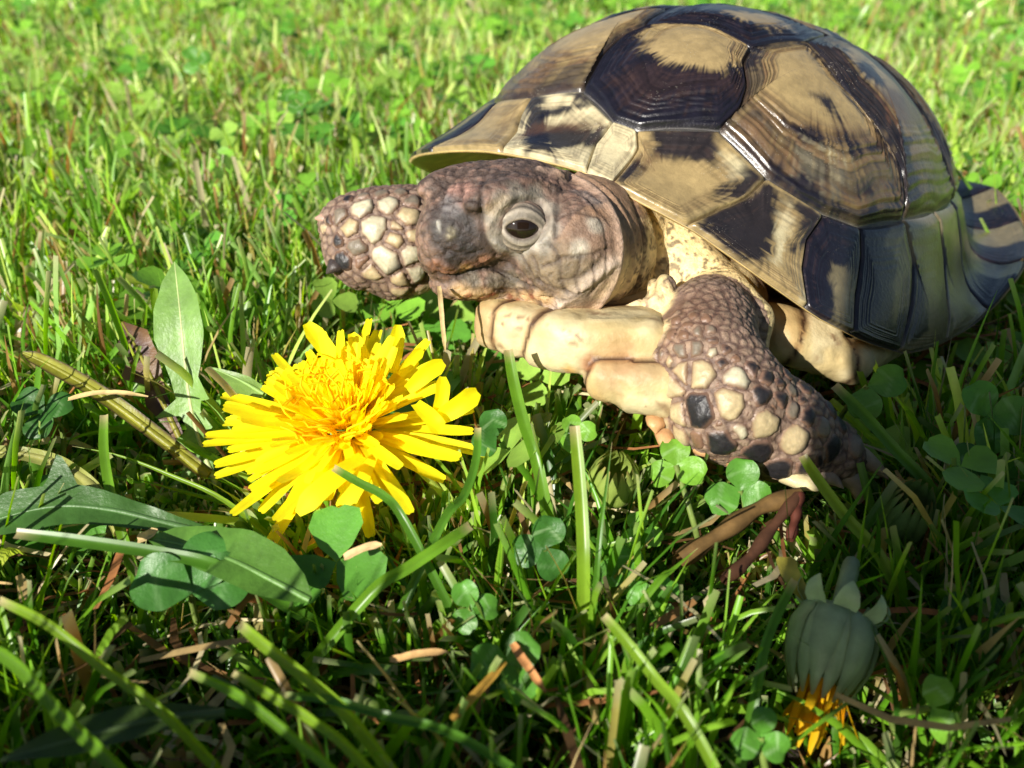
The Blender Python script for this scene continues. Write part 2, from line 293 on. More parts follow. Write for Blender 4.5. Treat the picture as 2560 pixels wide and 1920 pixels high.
def part(name, V, F, mat, parent=TORT, col=None, **k):
    o = mesh(name, V, F, mat, None, col, **k); o.parent = parent
    o.location = -Vector(TORT.location) if parent is TORT else (0, 0, 0)
    return o
def build_carapace():
    # base shell: outer skin under the scutes plus the pale inside, closed along the rim
    nt_, nr = 200, 46
    th = np.linspace(0, 2*np.pi, nt_, endpoint=False); tt = np.linspace(.01, 1.0, nr)
    TH, TT = np.meshgrid(th, tt); p, q = TT*np.cos(TH), TT*np.sin(TH)
    S, N = shell(p, q), shell_n(p, q)
    out = S - N*.085
    thick = .12 + .35*smooth(1., .8, TT)
    inn = S - N*thick[..., None]
    rim = (S[-1] + S[-1] - N[-1]*.1)/2 + unit(S[-1]-S[-2])*.03
    V = np.vstack([out.reshape(-1, 3), rim, inn[::-1].reshape(-1, 3)])
    rows = 2*nr+1; i = np.arange(rows*nt_).reshape(rows, nt_); j = np.roll(i, -1, 1)
    F = np.stack([i[:-1], i[1:], j[1:], j[:-1]], -1).reshape(-1, 4)
    nz = fbm(V, 3., 5)[:, None]
    seam = lin(96, 92, 88)*.4; inside = lin(222, 192, 124)  # inside colour lightened to stand for light passing through the rim
    col = np.vstack([np.tile(seam, (nr*nt_, 1)), np.tile(C_TAN*.9, (nt_, 1)), np.tile(inside, (nr*nt_, 1))]) * (.6+.7*nz)
    base = part('carapace', V, F[:, ::-1], M_BONE, TORT, col)
    vis = {'V1': (150, 80), 'C1n': (170, 100), 'C2n': (140, 80), 'V2': (110, 50), 'M1n': (120, 50), 'M2n': (120, 50), 'M3n': (110, 50), 'M4n': (110, 50), 'M1f': (120, 50), 'C1f': (110, 60), 'C3n': (100, 60)}
    for key, L, c in SCUTES:
        if key == 'M1f': L = [n0, J1f] + L[2:6] + [(-3, 1.0), (4, 1.0), (1, .872)]
        nb, ns = vis.get(key, (72, 30))
        poly = np.array([pq(*x) for x in L]); cen = pq(*c)
        # build outlines from interpolated (angle, t) so that long edges follow the carapace
        if key[0] == 'M' or key in ('nuchal', 'supracaudal'):
            A = resample(np.array([(a/60., t) for a, t in L]), 160); poly = np.stack([A[:, 1]*np.cos(np.radians(A[:, 0]*60)), A[:, 1]*np.sin(np.radians(A[:, 0]*60))], 1)
            b = resample(chaikin(resample(poly, 150), 1, .2), nb)
        else: b = resample(chaikin(resample(poly, 140), 2, .25), nb)
        s = np.linspace(0, 1, ns)[1:]
        s = s**.9
        b = cen + (b-cen)*1.012
        P = cen + (b[None]-cen)*s[:, None, None]
        P = np.vstack([cen[None], P.reshape(-1, 2)]); sv = np.r_[0, np.repeat(s, nb)]; ang = np.r_[0, np.tile(np.arange(nb)/nb, ns-1)]
        S, N = shell(P[:, 0], P[:, 1]), shell_n(P[:, 0], P[:, 1])
        big = key[0] in 'VC'
        nz = fbm(S, 1.1, 11); nz2 = vnoise(S, 5., 4)
        nring = 15 if big else 11
        sq = sv + .018*np.sin(sv*23+len(L)) + .022*np.sin(sv*11+2*len(L)); ph = sq*nring + (fbm(S, .55, 12)-.5)*1.6 + (nz-.5)*.5; saw = ph-np.floor(ph)
        ridge = np.where(saw < .8, saw/.8, (1-saw)/.2); ridge = ridge*(.45+.9*vnoise(np.stack([np.floor(ph)*1.7, nz*2, nz*0], 1), 1., 15)) + .22*np.sin(ph*19)
        rw = smooth(.42, .6, sv)*smooth(1., .93, sv)
        amp = (.042 if big else .012)*(.4+1.2*nz)
        ht = (.10 if big else .05)*(1-sv**2.5) + amp*(ridge-.5)*rw - .10*smooth(.93, 1., sv)**1.4
        ht = ht + (.02 if big else .01)*(fbm(S, 2.2, 21)-.5)
        V = S + N*ht[:, None]
        base_c, pl = PATCH.get(key, ('C' if key == 'nuchal' else 'T' if big else 'O', None))
        col = np.tile(CMAP[base_c], (len(V), 1)).astype(float)
        stk = vnoise(np.stack([np.cos(ang*2*np.pi)*16, np.sin(ang*2*np.pi)*16, sv*1.2], 1), 1.8, 23)*.6 + vnoise(np.stack([np.cos(ang*2*np.pi)*45, np.sin(ang*2*np.pi)*45, sv*2], 1), 1.8, 24)*.4; rowj = vnoise(np.stack([np.floor(ph)*2.3, nz*3, nz*0], 1), 1., 25)
        wig = np.stack([fbm(S, 4., 31)-.5, fbm(S, 4., 37)-.5], 1)*.035
        if pl is None:
            # dark outer zone with rays, pale areola
            ray = vnoise(np.stack([np.cos(ang*2*np.pi)*4, np.sin(ang*2*np.pi)*4, sv*.6], 1), 1.2, sum(map(ord, key)) % 50)
            if big: d = smooth(.45, .6, sv*.9 + (ray-.5)*.9)
            else:
                an = np.unwrap(np.arctan2(P[:, 1], P[:, 0])); a_c = math.atan2(cen[1], cen[0]); an = (an-a_c+np.pi) % (2*np.pi)-np.pi; fr = (an-an.min())/(an.max()-an.min()+1e-6)
                if key[-1] == 'f': fr = 1-fr
                d = smooth(.52, .44, fr+.16*(fbm(S, 2.5, 33)-.5)) if key not in ('nuchal',) else 0*fr
            col = col*(1-d[:, None]) + C_DARK*d[:, None]
        else:
            for cc, pp in pl:
                sd = inpoly(P + wig, pp) + (.055 if big else .022)*(stk-.5)*smooth(.15, .5, sv) + .03*(rowj-.5); soft = .024 if cc in 'B' else .014
                a_ = smooth(-soft, soft, sd)[:, None]*((.22 if key == 'V1' else .8) if cc == 'B' else .96)
                col = col*(1-a_) + CMAP[cc]*a_
        col = col*(1+.4*(fbm(S, 4.5, 17)-.5)+.25*(fbm(S, 12., 18)-.5))[:, None]
        # growth lines: darker grooves, warm staining towards the edge, radial streaks
        streak = vnoise(np.stack([np.cos(ang*2*np.pi)*14, np.sin(ang*2*np.pi)*14, sv*1.5], 1), 1.8, 3)
        if key in ('C1n', 'C2n', 'C3n', 'C1f', 'C2f'):
            bz = smooth(.5, .68, sv + .12*(nz-.5))*smooth(.15, .75, streak*.75+.35*vnoise(np.stack([ph*.5, nz*0, nz*0], 1), 1., 14))*.8*smooth(.06, .14, col.mean(1)); kd_ = (C_BROWN*(1-smooth(.5, .7, rowj))[:, None] + C_DARK*smooth(.5, .7, rowj)[:, None]); col = col*(1-bz[:, None]) + kd_*bz[:, None]
        g = smooth(.3, .0, saw)*rw
        lum = col.mean(1)
        stain = (1. if big else .5)*smooth(.35, .75, fbm(np.stack([ph*.55, nz*3, ang*0], 1), 1., 8))*rw*smooth(.1, .2, lum)
        col = col*(1-(.5 if big else .14)*g)[:, None]
        col = col*(1-.7*stain)[:, None] + C_BROWN*(.7*stain)[:, None]
        col = col*(1+.7*(streak-.5)*rw)[:, None]
        lift = smooth(.06, .02, lum)*smooth(.55, .8, vnoise(np.stack([ph*.8, streak*2, nz], 1), 1.3, 2))*rw
        col = col + (C_BROWN*.16)*lift[:, None]
        if big: dk = smooth(.9, .96, sv + .05*(nz2-.5))[:, None]*.75; col = col*(1-dk) + C_DARK*dk
        edge = smooth(.975, 1., sv)[:, None]; col = col*(1-.6*edge) + lin(168, 164, 158)*.6*edge*(.25+.9*nz2[:, None])
        o = part('scute', V, polar_faces(nb, ns), M_SCUTE, base, np.clip(col, .004, .9))
        lbl = {'nuchal': 'small cream scute at the front edge of the shell', 'C1n': 'large tan scute with brown growth rings on the near side', 'V1': 'dark front scute with a tan patch on top'}.get(key)
        if lbl: o['label'] = lbl
    return base
CARA = build_carapace()
# ================================================================ tortoise: soft body (one continuous skin from a distance field)
def s_ell(P, c, r, M=None):
    p = P - c
    if M is not None: p = p @ M
    r = np.asarray(r, float); k0 = np.linalg.norm(p/r, axis=1); k1 = np.linalg.norm(p/(r*r), axis=1) + 1e-9
    return k0*(k0-1)/k1
def s_cap(P, a, b, ra, rb):
    a = np.asarray(a, float); b = np.asarray(b, float); ab = b-a; t = np.clip(((P-a)@ab)/(ab@ab), 0, 1)
    return np.linalg.norm(P-a-t[:, None]*ab, axis=1) - (ra+(rb-ra)*t)
def smin(a, b, k):
    h = np.clip(.5+.5*(b-a)/k, 0, 1); return b+(a-b)*h - k*h*(1-h)
def smax(a, b, k): return -smin(-a, -b, k)
HF = unit(np.array([-.745, -.656, -.06])); HL = unit(np.array([.656, -.745, .05])); HL = unit(HL-HF*(HL@HF)); HU = np.cross(HF, HL)
HM = np.stack([HF, HL, HU], 1); HS = 1.17
HO = np.array([.0, 12.42, 6.24]) - HL*.82*HS
def h2w(p): return HM @ np.asarray(p, float)*HS + HO
ER = np.array([[math.cos(R(17)), 0, math.sin(R(17))], [0, 1, 0], [-math.sin(R(17)), 0, math.cos(R(17))]])
ER = np.array([[math.cos(R(26)), math.sin(R(26)), 0], [-math.sin(R(26)), math.cos(R(26)), 0], [0, 0, 1]]) @ ER
EYE_C = (-.15, .545, -.05)
def sd_head(P):
    p = (P-HO) @ HM / HS; q = p.copy(); q[:, 1] = np.abs(q[:, 1])
    d = s_ell(q, (-.55, 0, -.14), (1.12, .86, .66))
    d = smin(d, s_ell(q, (.26, 0, -.2), (.56, .46, .5)), .26)             # snout
    d = smin(d, s_ell(q, (.58, 0, -.44), (.24, .28, .3)), .14)             # beak front
    d = smin(d, s_ell(q, (-.16, .5, .3), (.6, .26, .2)), .14)          # brow
    d = smin(d, s_ell(q, (-.13, .58, -.04), (.46, .2, .42)), .08)        # eye bulge
    d = smin(d, s_ell(q, (-.85, .55, -.2), (.52, .34, .5)), .2)           # cheek
    d = smin(d, s_ell(q, (-.28, 0, -.84), (1.0, .58, .34)), .12)           # lower jaw
    d = smin(d, s_ell(q, (-.75, .3, -.66), (.6, .42, .38)), .2)
    return d*HS
def sd_eye(P):
    q = (P-HO) @ HM / HS; q[:, 1] = np.abs(q[:, 1])
    eye = (q-np.array([-.11, .82, -.01])) @ ER
    return s_ell(eye, (0, 0, 0), (.29, .36, .138))*HS                       # lid opening
def chain(P, pts, k=.25):
    d = None
    for (a, ra), (b, rb) in zip(pts[:-1], pts[1:]):
        c = s_cap(P, a, b, ra, rb); d = c if d is None else smin(d, c, k)
    return d
LEGN = [(at(1800, 760, 15.4), .8), (at(1765, 825, 13.8), .70), (at(1755, 905, 13.25), .80), (at(1810, 1000, 13.1), .86), (at(1950, 1075, 13.4), .72), (at(2070, 1130, 13.8), .46), (at(2115, 1150, 14.0), .3)]
LEGF = [(np.array([1.0, 17.0, 4.8]), .9), (at(1130, 585, 16.9), .85), (at(1000, 600, 16.6), .96), (at(905, 575, 16.4), .70), (at(850, 560, 16.3), .34)]
LEGF2 = [(at(960, 640, 16.5), .8), (at(900, 645, 16.3), .5), (at(858, 635, 16.2), .32)]
BODY_C = sh2w([1.2, .2, 1.9])
def sd_body(P):
    h = sd_head(P)
    nk = chain(P, [(at(1425, 628, 13.75), .93), (np.array([1.15, 13.8, 5.4]), 1.08), (np.array([1.9, 15.0, 5.0]), 1.2), (np.array([3.2, 16.8, 4.5]), 1.5)], .25)
    d = smin(h, nk, .12)
    d = smin(d, s_cap(P, h2w((-.3, .1, -.82)), at(1445, 690, 13.75), .42, .6), .12)
    b = s_ell(P, BODY_C, (3.3, 3.9, 1.5), SH_R)
    ln = chain(P, LEGN, .3)
    ln = smin(ln, s_ell(P, at(1855, 1040, 13.35), (1.0, .6, .62), np.stack([unit(np.array([.9, .25, -.42])), unit(np.array([-.2, .97, .15])), unit(np.array([.42, -.05, .9]))], 1)), .3)
    sk = smin(s_cap(P, at(1615, 580, 15.3), at(1680, 640, 15.2), .6, .6), s_cap(P, at(1680, 640, 15.2), at(1780, 740, 14.9), .6, .6), .2)
    sk = smin(sk, s_cap(P, at(1820, 740, 14.4), at(1875, 800, 14.2), .38, .36), .2)
    sk = smin(sk, s_cap(P, at(1875, 800, 14.2), at(1890, 880, 14.15), .32, .2), .12)
    sk = smin(sk, s_cap(P, at(1655, 720, 13.9), at(1640, 850, 13.6), .22, .18), .12)
    sk = smin(sk, s_cap(P, at(1600, 820, 14.0), at(1640, 850, 13.9), .4, .3), .12)
    lf = smin(chain(P, LEGF, .3), chain(P, LEGF2, .3), .25)
    d = smin(d, b, .4); d = smin(d, sk, .12); d = smin(d, ln, .06); d = smin(d, lf, .25)
    return d
def grad(fn, P, e=.02):
    g = np.stack([fn(P+np.eye(3)[k]*e)-fn(P-np.eye(3)[k]*e) for k in range(3)], 1); return unit(g)
def isosurface(fn, lo, hi, res, B=8):
    """sparse surface nets: returns vertices and quads"""
    lo = np.asarray(lo, float); n = np.ceil((np.asarray(hi)-lo)/res/B).astype(int)*B
    nb = n//B
    bc = np.stack(np.meshgrid(*[np.arange(k) for k in nb], indexing='ij'), -1).reshape(-1, 3)
    cen = lo + (bc*B + B/2)*res; dv = fn(cen)
    act = bc[np.abs(dv) < res*B*1.15]
    G = np.zeros(n+1, np.float32)
    big = np.repeat(np.repeat(np.repeat(dv.reshape(nb), B, 0), B, 1), B, 2).astype(np.float32)
    G[:-1, :-1, :-1] = big; G[-1] = 1; G[:, -1] = 1; G[:, :, -1] = 1; del big
    off = np.stack(np.meshgrid(*[np.arange(B+1)]*3, indexing='ij'), -1).reshape(-1, 3)
    for s in range(0, len(act), 400):
        I = (act[s:s+400, None]*B + off[None]).reshape(-1, 3)
        G[I[:, 0], I[:, 1], I[:, 2]] = fn(lo+I*res)
    S = G < 0
    cc = S[:-1, :-1, :-1].astype(np.int8)
    cnt = np.zeros(n, np.int8)
    for a in (0, 1):
        for b in (0, 1):
            for c in (0, 1): cnt += S[a:a+n[0], b:b+n[1], c:c+n[2]]
    cell = np.argwhere((cnt > 0) & (cnt < 8)); idm = np.full(n, -1, np.int32); idm[tuple(cell.T)] = np.arange(len(cell))
    acc = np.zeros((len(cell), 3)); num = np.zeros(len(cell))
    corners = [(a, b, c) for a in (0, 1) for b in (0, 1) for c in (0, 1)]
    val = {k: G[cell[:, 0]+k[0], cell[:, 1]+k[1], cell[:, 2]+k[2]] for k in corners}
    for k in corners:
        for ax in range(3):
            if k[ax] == 0:
                k2 = list(k); k2[ax] = 1; k2 = tuple(k2); v0, v1 = val[k], val[k2]; m = (v0 < 0) != (v1 < 0)
                t = np.where(m, v0/(v0-v1+1e-12), 0); pt = np.array(k, float)[None].repeat(len(cell), 0); pt[:, ax] += t
                acc += pt*m[:, None]; num += m
    V = lo + (cell + acc/num[:, None])*res
    quads = []
    for ax in range(3):
        a1, a2 = (ax+1) % 3, (ax+2) % 3
        sl0 = [slice(None)]*3; sl1 = [slice(None)]*3; sl0[ax] = slice(0, -1); sl1[ax] = slice(1, None)
        cr = np.argwhere(S[tuple(sl0)] != S[tuple(sl1)])
        cr = cr[(cr[:, a1] > 0) & (cr[:, a2] > 0) & (cr[:, a1] < n[a1]) & (cr[:, a2] < n[a2]) & (cr[:, ax] < n[ax])]
        e1 = np.eye(3, dtype=int)[a1]; e2 = np.eye(3, dtype=int)[a2]
        q = np.stack([idm[tuple((cr-o).T)] for o in (e1*0, e1, e1+e2, e2)], 1)
        inside = S[tuple(cr.T)]
        q[~inside] = q[~inside][:, ::-1]
        quads.append(q)
    Q = np.vstack(quads); Q = Q[(Q >= 0).all(1)]
    return V, Q
CAMP = np.array([0, 0, CAM_H])
from mathutils.bvhtree import BVHTree
class Caster:                  # where the sight line through a photo pixel meets a surface
    def __init__(self, V, Q): self.t = BVHTree.FromPolygons(V.tolist(), Q.tolist())
    def __call__(self, pts):
        out = []
        for x, y in pts:
            d = unit(at(x, y, 1.) - CAMP); h = self.t.ray_cast(Vector(CAMP), Vector(d))
            if h[0] is None: h = self.t.find_nearest(Vector(CAMP + d*14.))
            out.append(h[0])
        return np.array(out)
def densify(P, step=.03):
    out = [P[:1]]
    for a, b in zip(P[:-1], P[1:]):
        k = max(2, int(np.linalg.norm(b-a)/step)); out.append(a+(b-a)*np.linspace(0, 1, k+1)[1:, None])
    return np.vstack(out)
def smooth_line(px, n=3):
    P = np.array(px, float)
    for _ in range(n): P = np.vstack([P[:1], np.stack([P[:-1]*.75+P[1:]*.25, P[:-1]*.25+P[1:]*.75], 1).reshape(-1, 2), P[-1:]])
    return P
def dist_line(V, L, cut=.3):   # distance from every vertex to a polyline of points (only evaluated near it)
    lo, hi = L.min(0)-cut, L.max(0)+cut; m = np.where(((V > lo) & (V < hi)).all(1))[0]
    d = np.full(len(V), 9.); 
    for s in range(0, len(m), 20000):
        k = m[s:s+20000]; d[k] = np.sqrt(((V[k, None]-L[None])**2).sum(2).min(1))
    return d
SKIN = dict(head=lin(120, 98, 85), top=lin(102, 86, 78), snout=lin(50, 46, 46), lid=lin(138, 130, 118), cheek=lin(112, 98, 78), fold=lin(172, 146, 128), neck=lin(150, 118, 92), shoulder=lin(226, 204, 150), leg=lin(128, 106, 94), beak=lin(132, 92, 70), jaw=lin(178, 150, 104))
def build_body():
    V, Q = isosurface(sd_body, (-4.3, 10.2, 1.9), (7.4, 18.0, 7.9), .034)
    cast = Caster(V, Q)
    N = grad(sd_body, V)
    up = np.zeros(len(V)); hl = (V-HO) @ HM / HS
    head = smooth(-1.35, -1.1, hl[:, 0]) * (np.abs(hl[:, 1]) < 1.3) * (hl[:, 2] > -1.35)
    nearleg = chain(V, LEGN[1:], .2) < .32
    farleg = np.minimum(chain(V, LEGF[1:], .2), chain(V, LEGF2, .2)) < .3
    # ---- colour
    n1_, n2_, n3_ = fbm(V, 2.2, 40), fbm(V, 6., 41), fbm(V, 14., 42)
    col = np.tile(SKIN['neck'], (len(V), 1)).astype(float)
    def blend(c, a): 
        nonlocal col
        a = np.clip(a, 0, 1)[:, None]; col = col*(1-a) + np.asarray(c)*a
    def spot(px, r, c, s=1., fade=.5):
        for k in cast(px):
            blend(c, s*smooth(r*(1+fade), r*(1-fade), np.linalg.norm(V-k, axis=1)*(.75+.5*n2_)))
    spot([(1700, 600), (1760, 640), (1680, 680), (1820, 690), (1880, 760), (1890, 850), (1650, 760), (1640, 820)], .75, SKIN['shoulder'])
    spec = smooth(.56, .66, n3_)*smooth(2, 1.2, np.linalg.norm(V-cast([(1720, 680)]), axis=1)); blend(lin(70, 55, 42), spec*.8)
    blend(SKIN['head'], head); blend(SKIN['top'], head*smooth(.2, .55, hl[:, 2]))
    blend(lin(132, 102, 88), head*smooth(.52, .66, n2_)*.55); blend(lin(56, 46, 42), head*smooth(.5, .38, n2_)*.6)
    spot([(1160, 560), (1120, 600), (1100, 540), (1190, 610), (1150, 640)], .26, SKIN['snout'], .85)
    spot([(1130, 505)], .2, lin(120, 116, 116), .6); spot([(1170, 485), (1150, 470)], .18, lin(170, 130, 116), .7)
    spot([(1090, 670), (1120, 680), (1170, 665), (1210, 650)], .13, SKIN['beak'], .8); spot([(1160, 670)], .1, lin(190, 150, 90), .6)
    spot([(1400, 640), (1430, 690), (1380, 700), (1330, 650), (1480, 680), (1450, 740)], .3, SKIN['cheek'], .75)
    spot([(1440, 560), (1500, 590)], .32, lin(112, 92, 80), .6); spot([(1450, 620), (1490, 560)], .14, lin(168, 164, 150), .6)
    spot([(1480, 500), (1450, 480)], .16, lin(150, 140, 134), .5)
    spot([(1180, 705), (1240, 700), (1290, 705)], .16, lin(120, 110, 92), .7)
    spot([(1160, 730), (1210, 735), (1260, 738), (1310, 745), (1350, 745)], .13, lin(196, 158, 118), .85)
    spot([(1170, 738), (1205, 742), (1225, 738), (1275, 735), (1295, 745), (1245, 748)], .07, lin(150, 76, 46), .8)
    spot([(1345, 735), (1365, 742), (1400, 750)], .07, lin(196, 184, 164), .7)
    spot([(1230, 540), (1250, 500), (1290, 480), (1340, 485), (1375, 520), (1380, 570), (1355, 610), (1300, 630), (1250, 610), (1235, 585), (1300, 520), (1300, 600)], .15, SKIN['lid'], .8)
    spot([(1260, 505), (1235, 520)], .12, lin(170, 148, 118), .6)
    blend(SKIN['leg'], (nearleg | farleg).astype(float)); blend(lin(98, 74, 60), (nearleg | farleg)*smooth(.5, .7, n2_)*.6)
    spot([(1760, 760), (1700, 800), (1660, 850)], .5, lin(118, 88, 70), .6)
    spot([(1655, 730), (1650, 780), (1645, 830)], .2, SKIN['shoulder'], .9)
    # ---- relief: folds, creases, wrinkles
    def line(px, h, w_, c=None, cs=.7, cw=1.4):
        nonlocal up
        L = densify(cast(smooth_line(px))); d = dist_line(V, L, max(.16, 2.6*w_)); up += h*np.exp(-(d/w_)**2)
        if c is not None: blend(c, cs*np.exp(-(d/(w_*cw))**2))
    F_ = SKIN['fold']
    line([(1350, 425), (1420, 440), (1490, 475), (1535, 535), (1552, 610), (1545, 680), (1510, 750), (1470, 790), (1425, 803)], .065, .08, F_, .8)
    line([(1400, 425), (1470, 445), (1530, 490), (1572, 560), (1585, 640), (1570, 710), (1520, 775)], .05, .06, lin(150, 122, 100), .5)
    line([(1440, 470), (1495, 520), (1522, 600), (1515, 680), (1475, 740)], -.03, .03, lin(96, 74, 62), .5)
    line([(1225, 768), (1290, 785), (1360, 782), (1420, 750), (1480, 700), (1530, 660)], .06, .09, lin(196, 176, 158), .85)
    line([(1425, 803), (1350, 800), (1300, 790)], .04, .06, F_, .6)
    line([(1640, 745), (1590, 760), (1540, 785), (1480, 800)], .06, .07, lin(210, 186, 150), .7)
    line([(1575, 480), (1605, 560), (1615, 640), (1590, 720)], -.05, .06, lin(92, 66, 50), .6)
    line([(1600, 470), (1640, 560), (1650, 650), (1625, 740)], -.06, .07, lin(96, 70, 52), .5)
    line([(1092, 685), (1130, 692), (1170, 680), (1215, 668), (1260, 680), (1310, 712), (1345, 722)], -.06, .028, lin(40, 30, 26), .9, 1.3)
    line([(1140, 722), (1200, 728), (1260, 722), (1330, 730)], -.02, .03, lin(110, 80, 60), .5)
    line([(1086, 690), (1105, 640), (1140, 615)], -.025, .03, lin(70, 50, 42), .6)
    line([(1092, 655), (1120, 668), (1160, 672), (1200, 655), (1230, 640)], .025, .04)
    # lids
    line([(1222, 560), (1250, 515), (1290, 488), (1345, 487), (1378, 520), (1386, 565), (1365, 605)], .03, .05, lin(150, 142, 128), .5)
    line([(1235, 605), (1275, 628), (1320, 628), (1365, 600)], .03, .035, lin(160, 154, 146), .6)
    line([(1205, 500), (1200, 560), (1212, 600), (1240, 640)], -.05, .035, lin(60, 46, 40), .7)
    line([(1395, 480), (1392, 540), (1388, 590)], -.045, .03, lin(56, 46, 42), .7)
    line([(1210, 470), (1290, 445), (1370, 455), (1400, 490)], .03, .06)
    # nostrils and brow bumps
    line([(1094, 566), (1094, 572)], -.05, .03, lin(30, 26, 26), .8); line([(1128, 578), (1126, 588)], .03, .04, lin(170, 160, 130), .7); line([(1096, 556), (1096, 575)], .025, .03, lin(180, 176, 166), .6)
    for x, y in [(1220, 470), (1245, 462), (1268, 466), (1290, 470), (1262, 480), (1310, 462), (1210, 490)]: line([(x, y), (x+6, y)], -.02, .022, lin(66, 54, 50), .6)
    # plates of the head: creases between them
    for L in [[(1400, 470), (1460, 490), (1500, 520), (1520, 560)], [(1390, 545), (1440, 530), (1500, 545)], [(1375, 610), (1395, 640), (1400, 700), (1420, 730)], [(1395, 640), (1470, 635), (1520, 620)],
              [(1330, 640), (1350, 660), (1345, 700), (1360, 715)], [(1350, 665), (1400, 655)], [(1400, 700), (1440, 690), (1445, 640)], [(1440, 690), (1450, 735)], [(1445, 690), (1490, 660), (1510, 630)], [(1335, 690), (1370, 720), (1430, 735)],
              [(1300, 640), (1335, 690)], [(1240, 645), (1290, 660), (1330, 712)], [(1220, 655), (1270, 690), (1320, 715)], [(1360, 745), (1420, 745), (1470, 720)], [(1490, 640), (1490, 700), (1480, 730)]]:
        line([(x+_rs.uniform(-7, 7), y+_rs.uniform(-6, 6)) for x, y in L], -.03, .02, lin(58, 44, 36), .65, 1.5)
    for L in [[(1082, 520), (1130, 498), (1185, 500), (1205, 515)], [(1150, 450), (1160, 480), (1150, 500)], [(1075, 600), (1110, 625), (1160, 640), (1210, 625)], [(1100, 450), (1120, 480), (1090, 510)], [(1215, 440), (1200, 480), (1205, 510)]]:
        line(L, -.03, .025, lin(44, 36, 34), .6)
    for L in [[(1110, 395), (1160, 415), (1220, 420)], [(1100, 430), (1170, 440), (1230, 432)], [(1130, 455), (1190, 450)], [(1250, 425), (1330, 430), (1400, 450)]]:
        line(L, -.03, .03, lin(70, 58, 54), .5)
    up += .011*(fbm(V, 6., 50)-.5)*2*(head+.3) + .008*(n3_-.5)*2
    wr = np.sin(hl[:, 0]*16 + n1_*6)*.5+.5; neckm = smooth(-1.2, -1.5, hl[:, 0])*(1-head)*(~nearleg)*(~farleg); up += .012*wr*neckm
    # pebbled skin around the limbs
    leg = (nearleg | farleg) & (np.linalg.norm(V-cast([(1650, 790)]), axis=1) > .5)
    def cells(mask, gap, seed, tries):
        li = np.where(mask)[0]; rr = np.random.RandomState(seed); sd_ = V[li[rr.permutation(len(li))[:tries]]]; keep = np.empty((0, 3))
        for p_ in sd_:
            if len(keep) == 0 or ((keep-p_)**2).sum(1).min() > gap*gap: keep = np.vstack([keep, p_])
        pb = np.zeros(len(V)); pc = np.zeros(len(V), int)
        from mathutils.kdtree import KDTree
        kd = KDTree(len(keep)); [kd.insert(p_, i_) for i_, p_ in enumerate(keep)]; kd.balance()
        Vw = V + .05*(np.stack([fbm(V, 5., 91), fbm(V, 5., 92), fbm(V, 5., 93)], 1)-.5)
        for k_ in li: r_ = kd.find_n(Vw[k_], 2); pb[k_] = r_[1][2]-r_[0][2]; pc[k_] = r_[0][1]
        return pb, rr.rand(len(keep))[pc]
    pb, cr_ = cells(leg, .105, 3, 3200); cell = smooth(.015, .06, pb); up += leg*.022*(cell-.4)
    blend(lin(146, 124, 104), leg*cell*(.25+.45*cr_)); blend(lin(74, 54, 46), leg*(1-cell)*.65)
    lidm = np.linalg.norm(V-cast([(1300, 560)]), axis=1); hm = (head > .5) & (lidm > .62) & (hl[:, 1] > -.5)
    pb, cr_ = cells(hm, .12, 4, 2600); cell = smooth(.008, .045, pb)*smooth(.62, .75, lidm) + smooth(.75, .62, lidm); hh_ = hm*smooth(.62, .75, lidm)
    up += hh_*.02*(cell-.6); blend(lin(52, 41, 36), hh_*(1-cell)*.5); col *= (1+hh_*(cr_-.5)*.5)[:, None]
    spot([(1150, 732), (1190, 740), (1235, 742), (1280, 744), (1325, 748), (1360, 745)], .15, lin(190, 158, 116), .8)
    spot([(1172, 740), (1205, 745), (1228, 738), (1275, 737), (1298, 748), (1245, 750), (1330, 742)], .065, lin(128, 66, 42), .75)
    spot([(1180, 702), (1230, 698), (1275, 702)], .12, lin(92, 84, 72), .6)
    spot([(1250, 775), (1320, 785), (1390, 775)], .14, lin(190, 172, 154), .7)
    body = part('body', V + N*up[:, None], Q, M_SKIN, TORT, np.clip(col*(.55+.9*fbm(V, 11., 45))[:, None]*(.86+.28*n3_)[:, None], .004, .9))
    body['label'] = 'scaly head, wrinkled neck and front legs'
    # ---- horny scales of the front legs: raised pieces lying on the skin
    cream, dark, grey, brn = lin(176, 158, 122), lin(36, 34, 37), lin(118, 108, 94), lin(118, 90, 70)
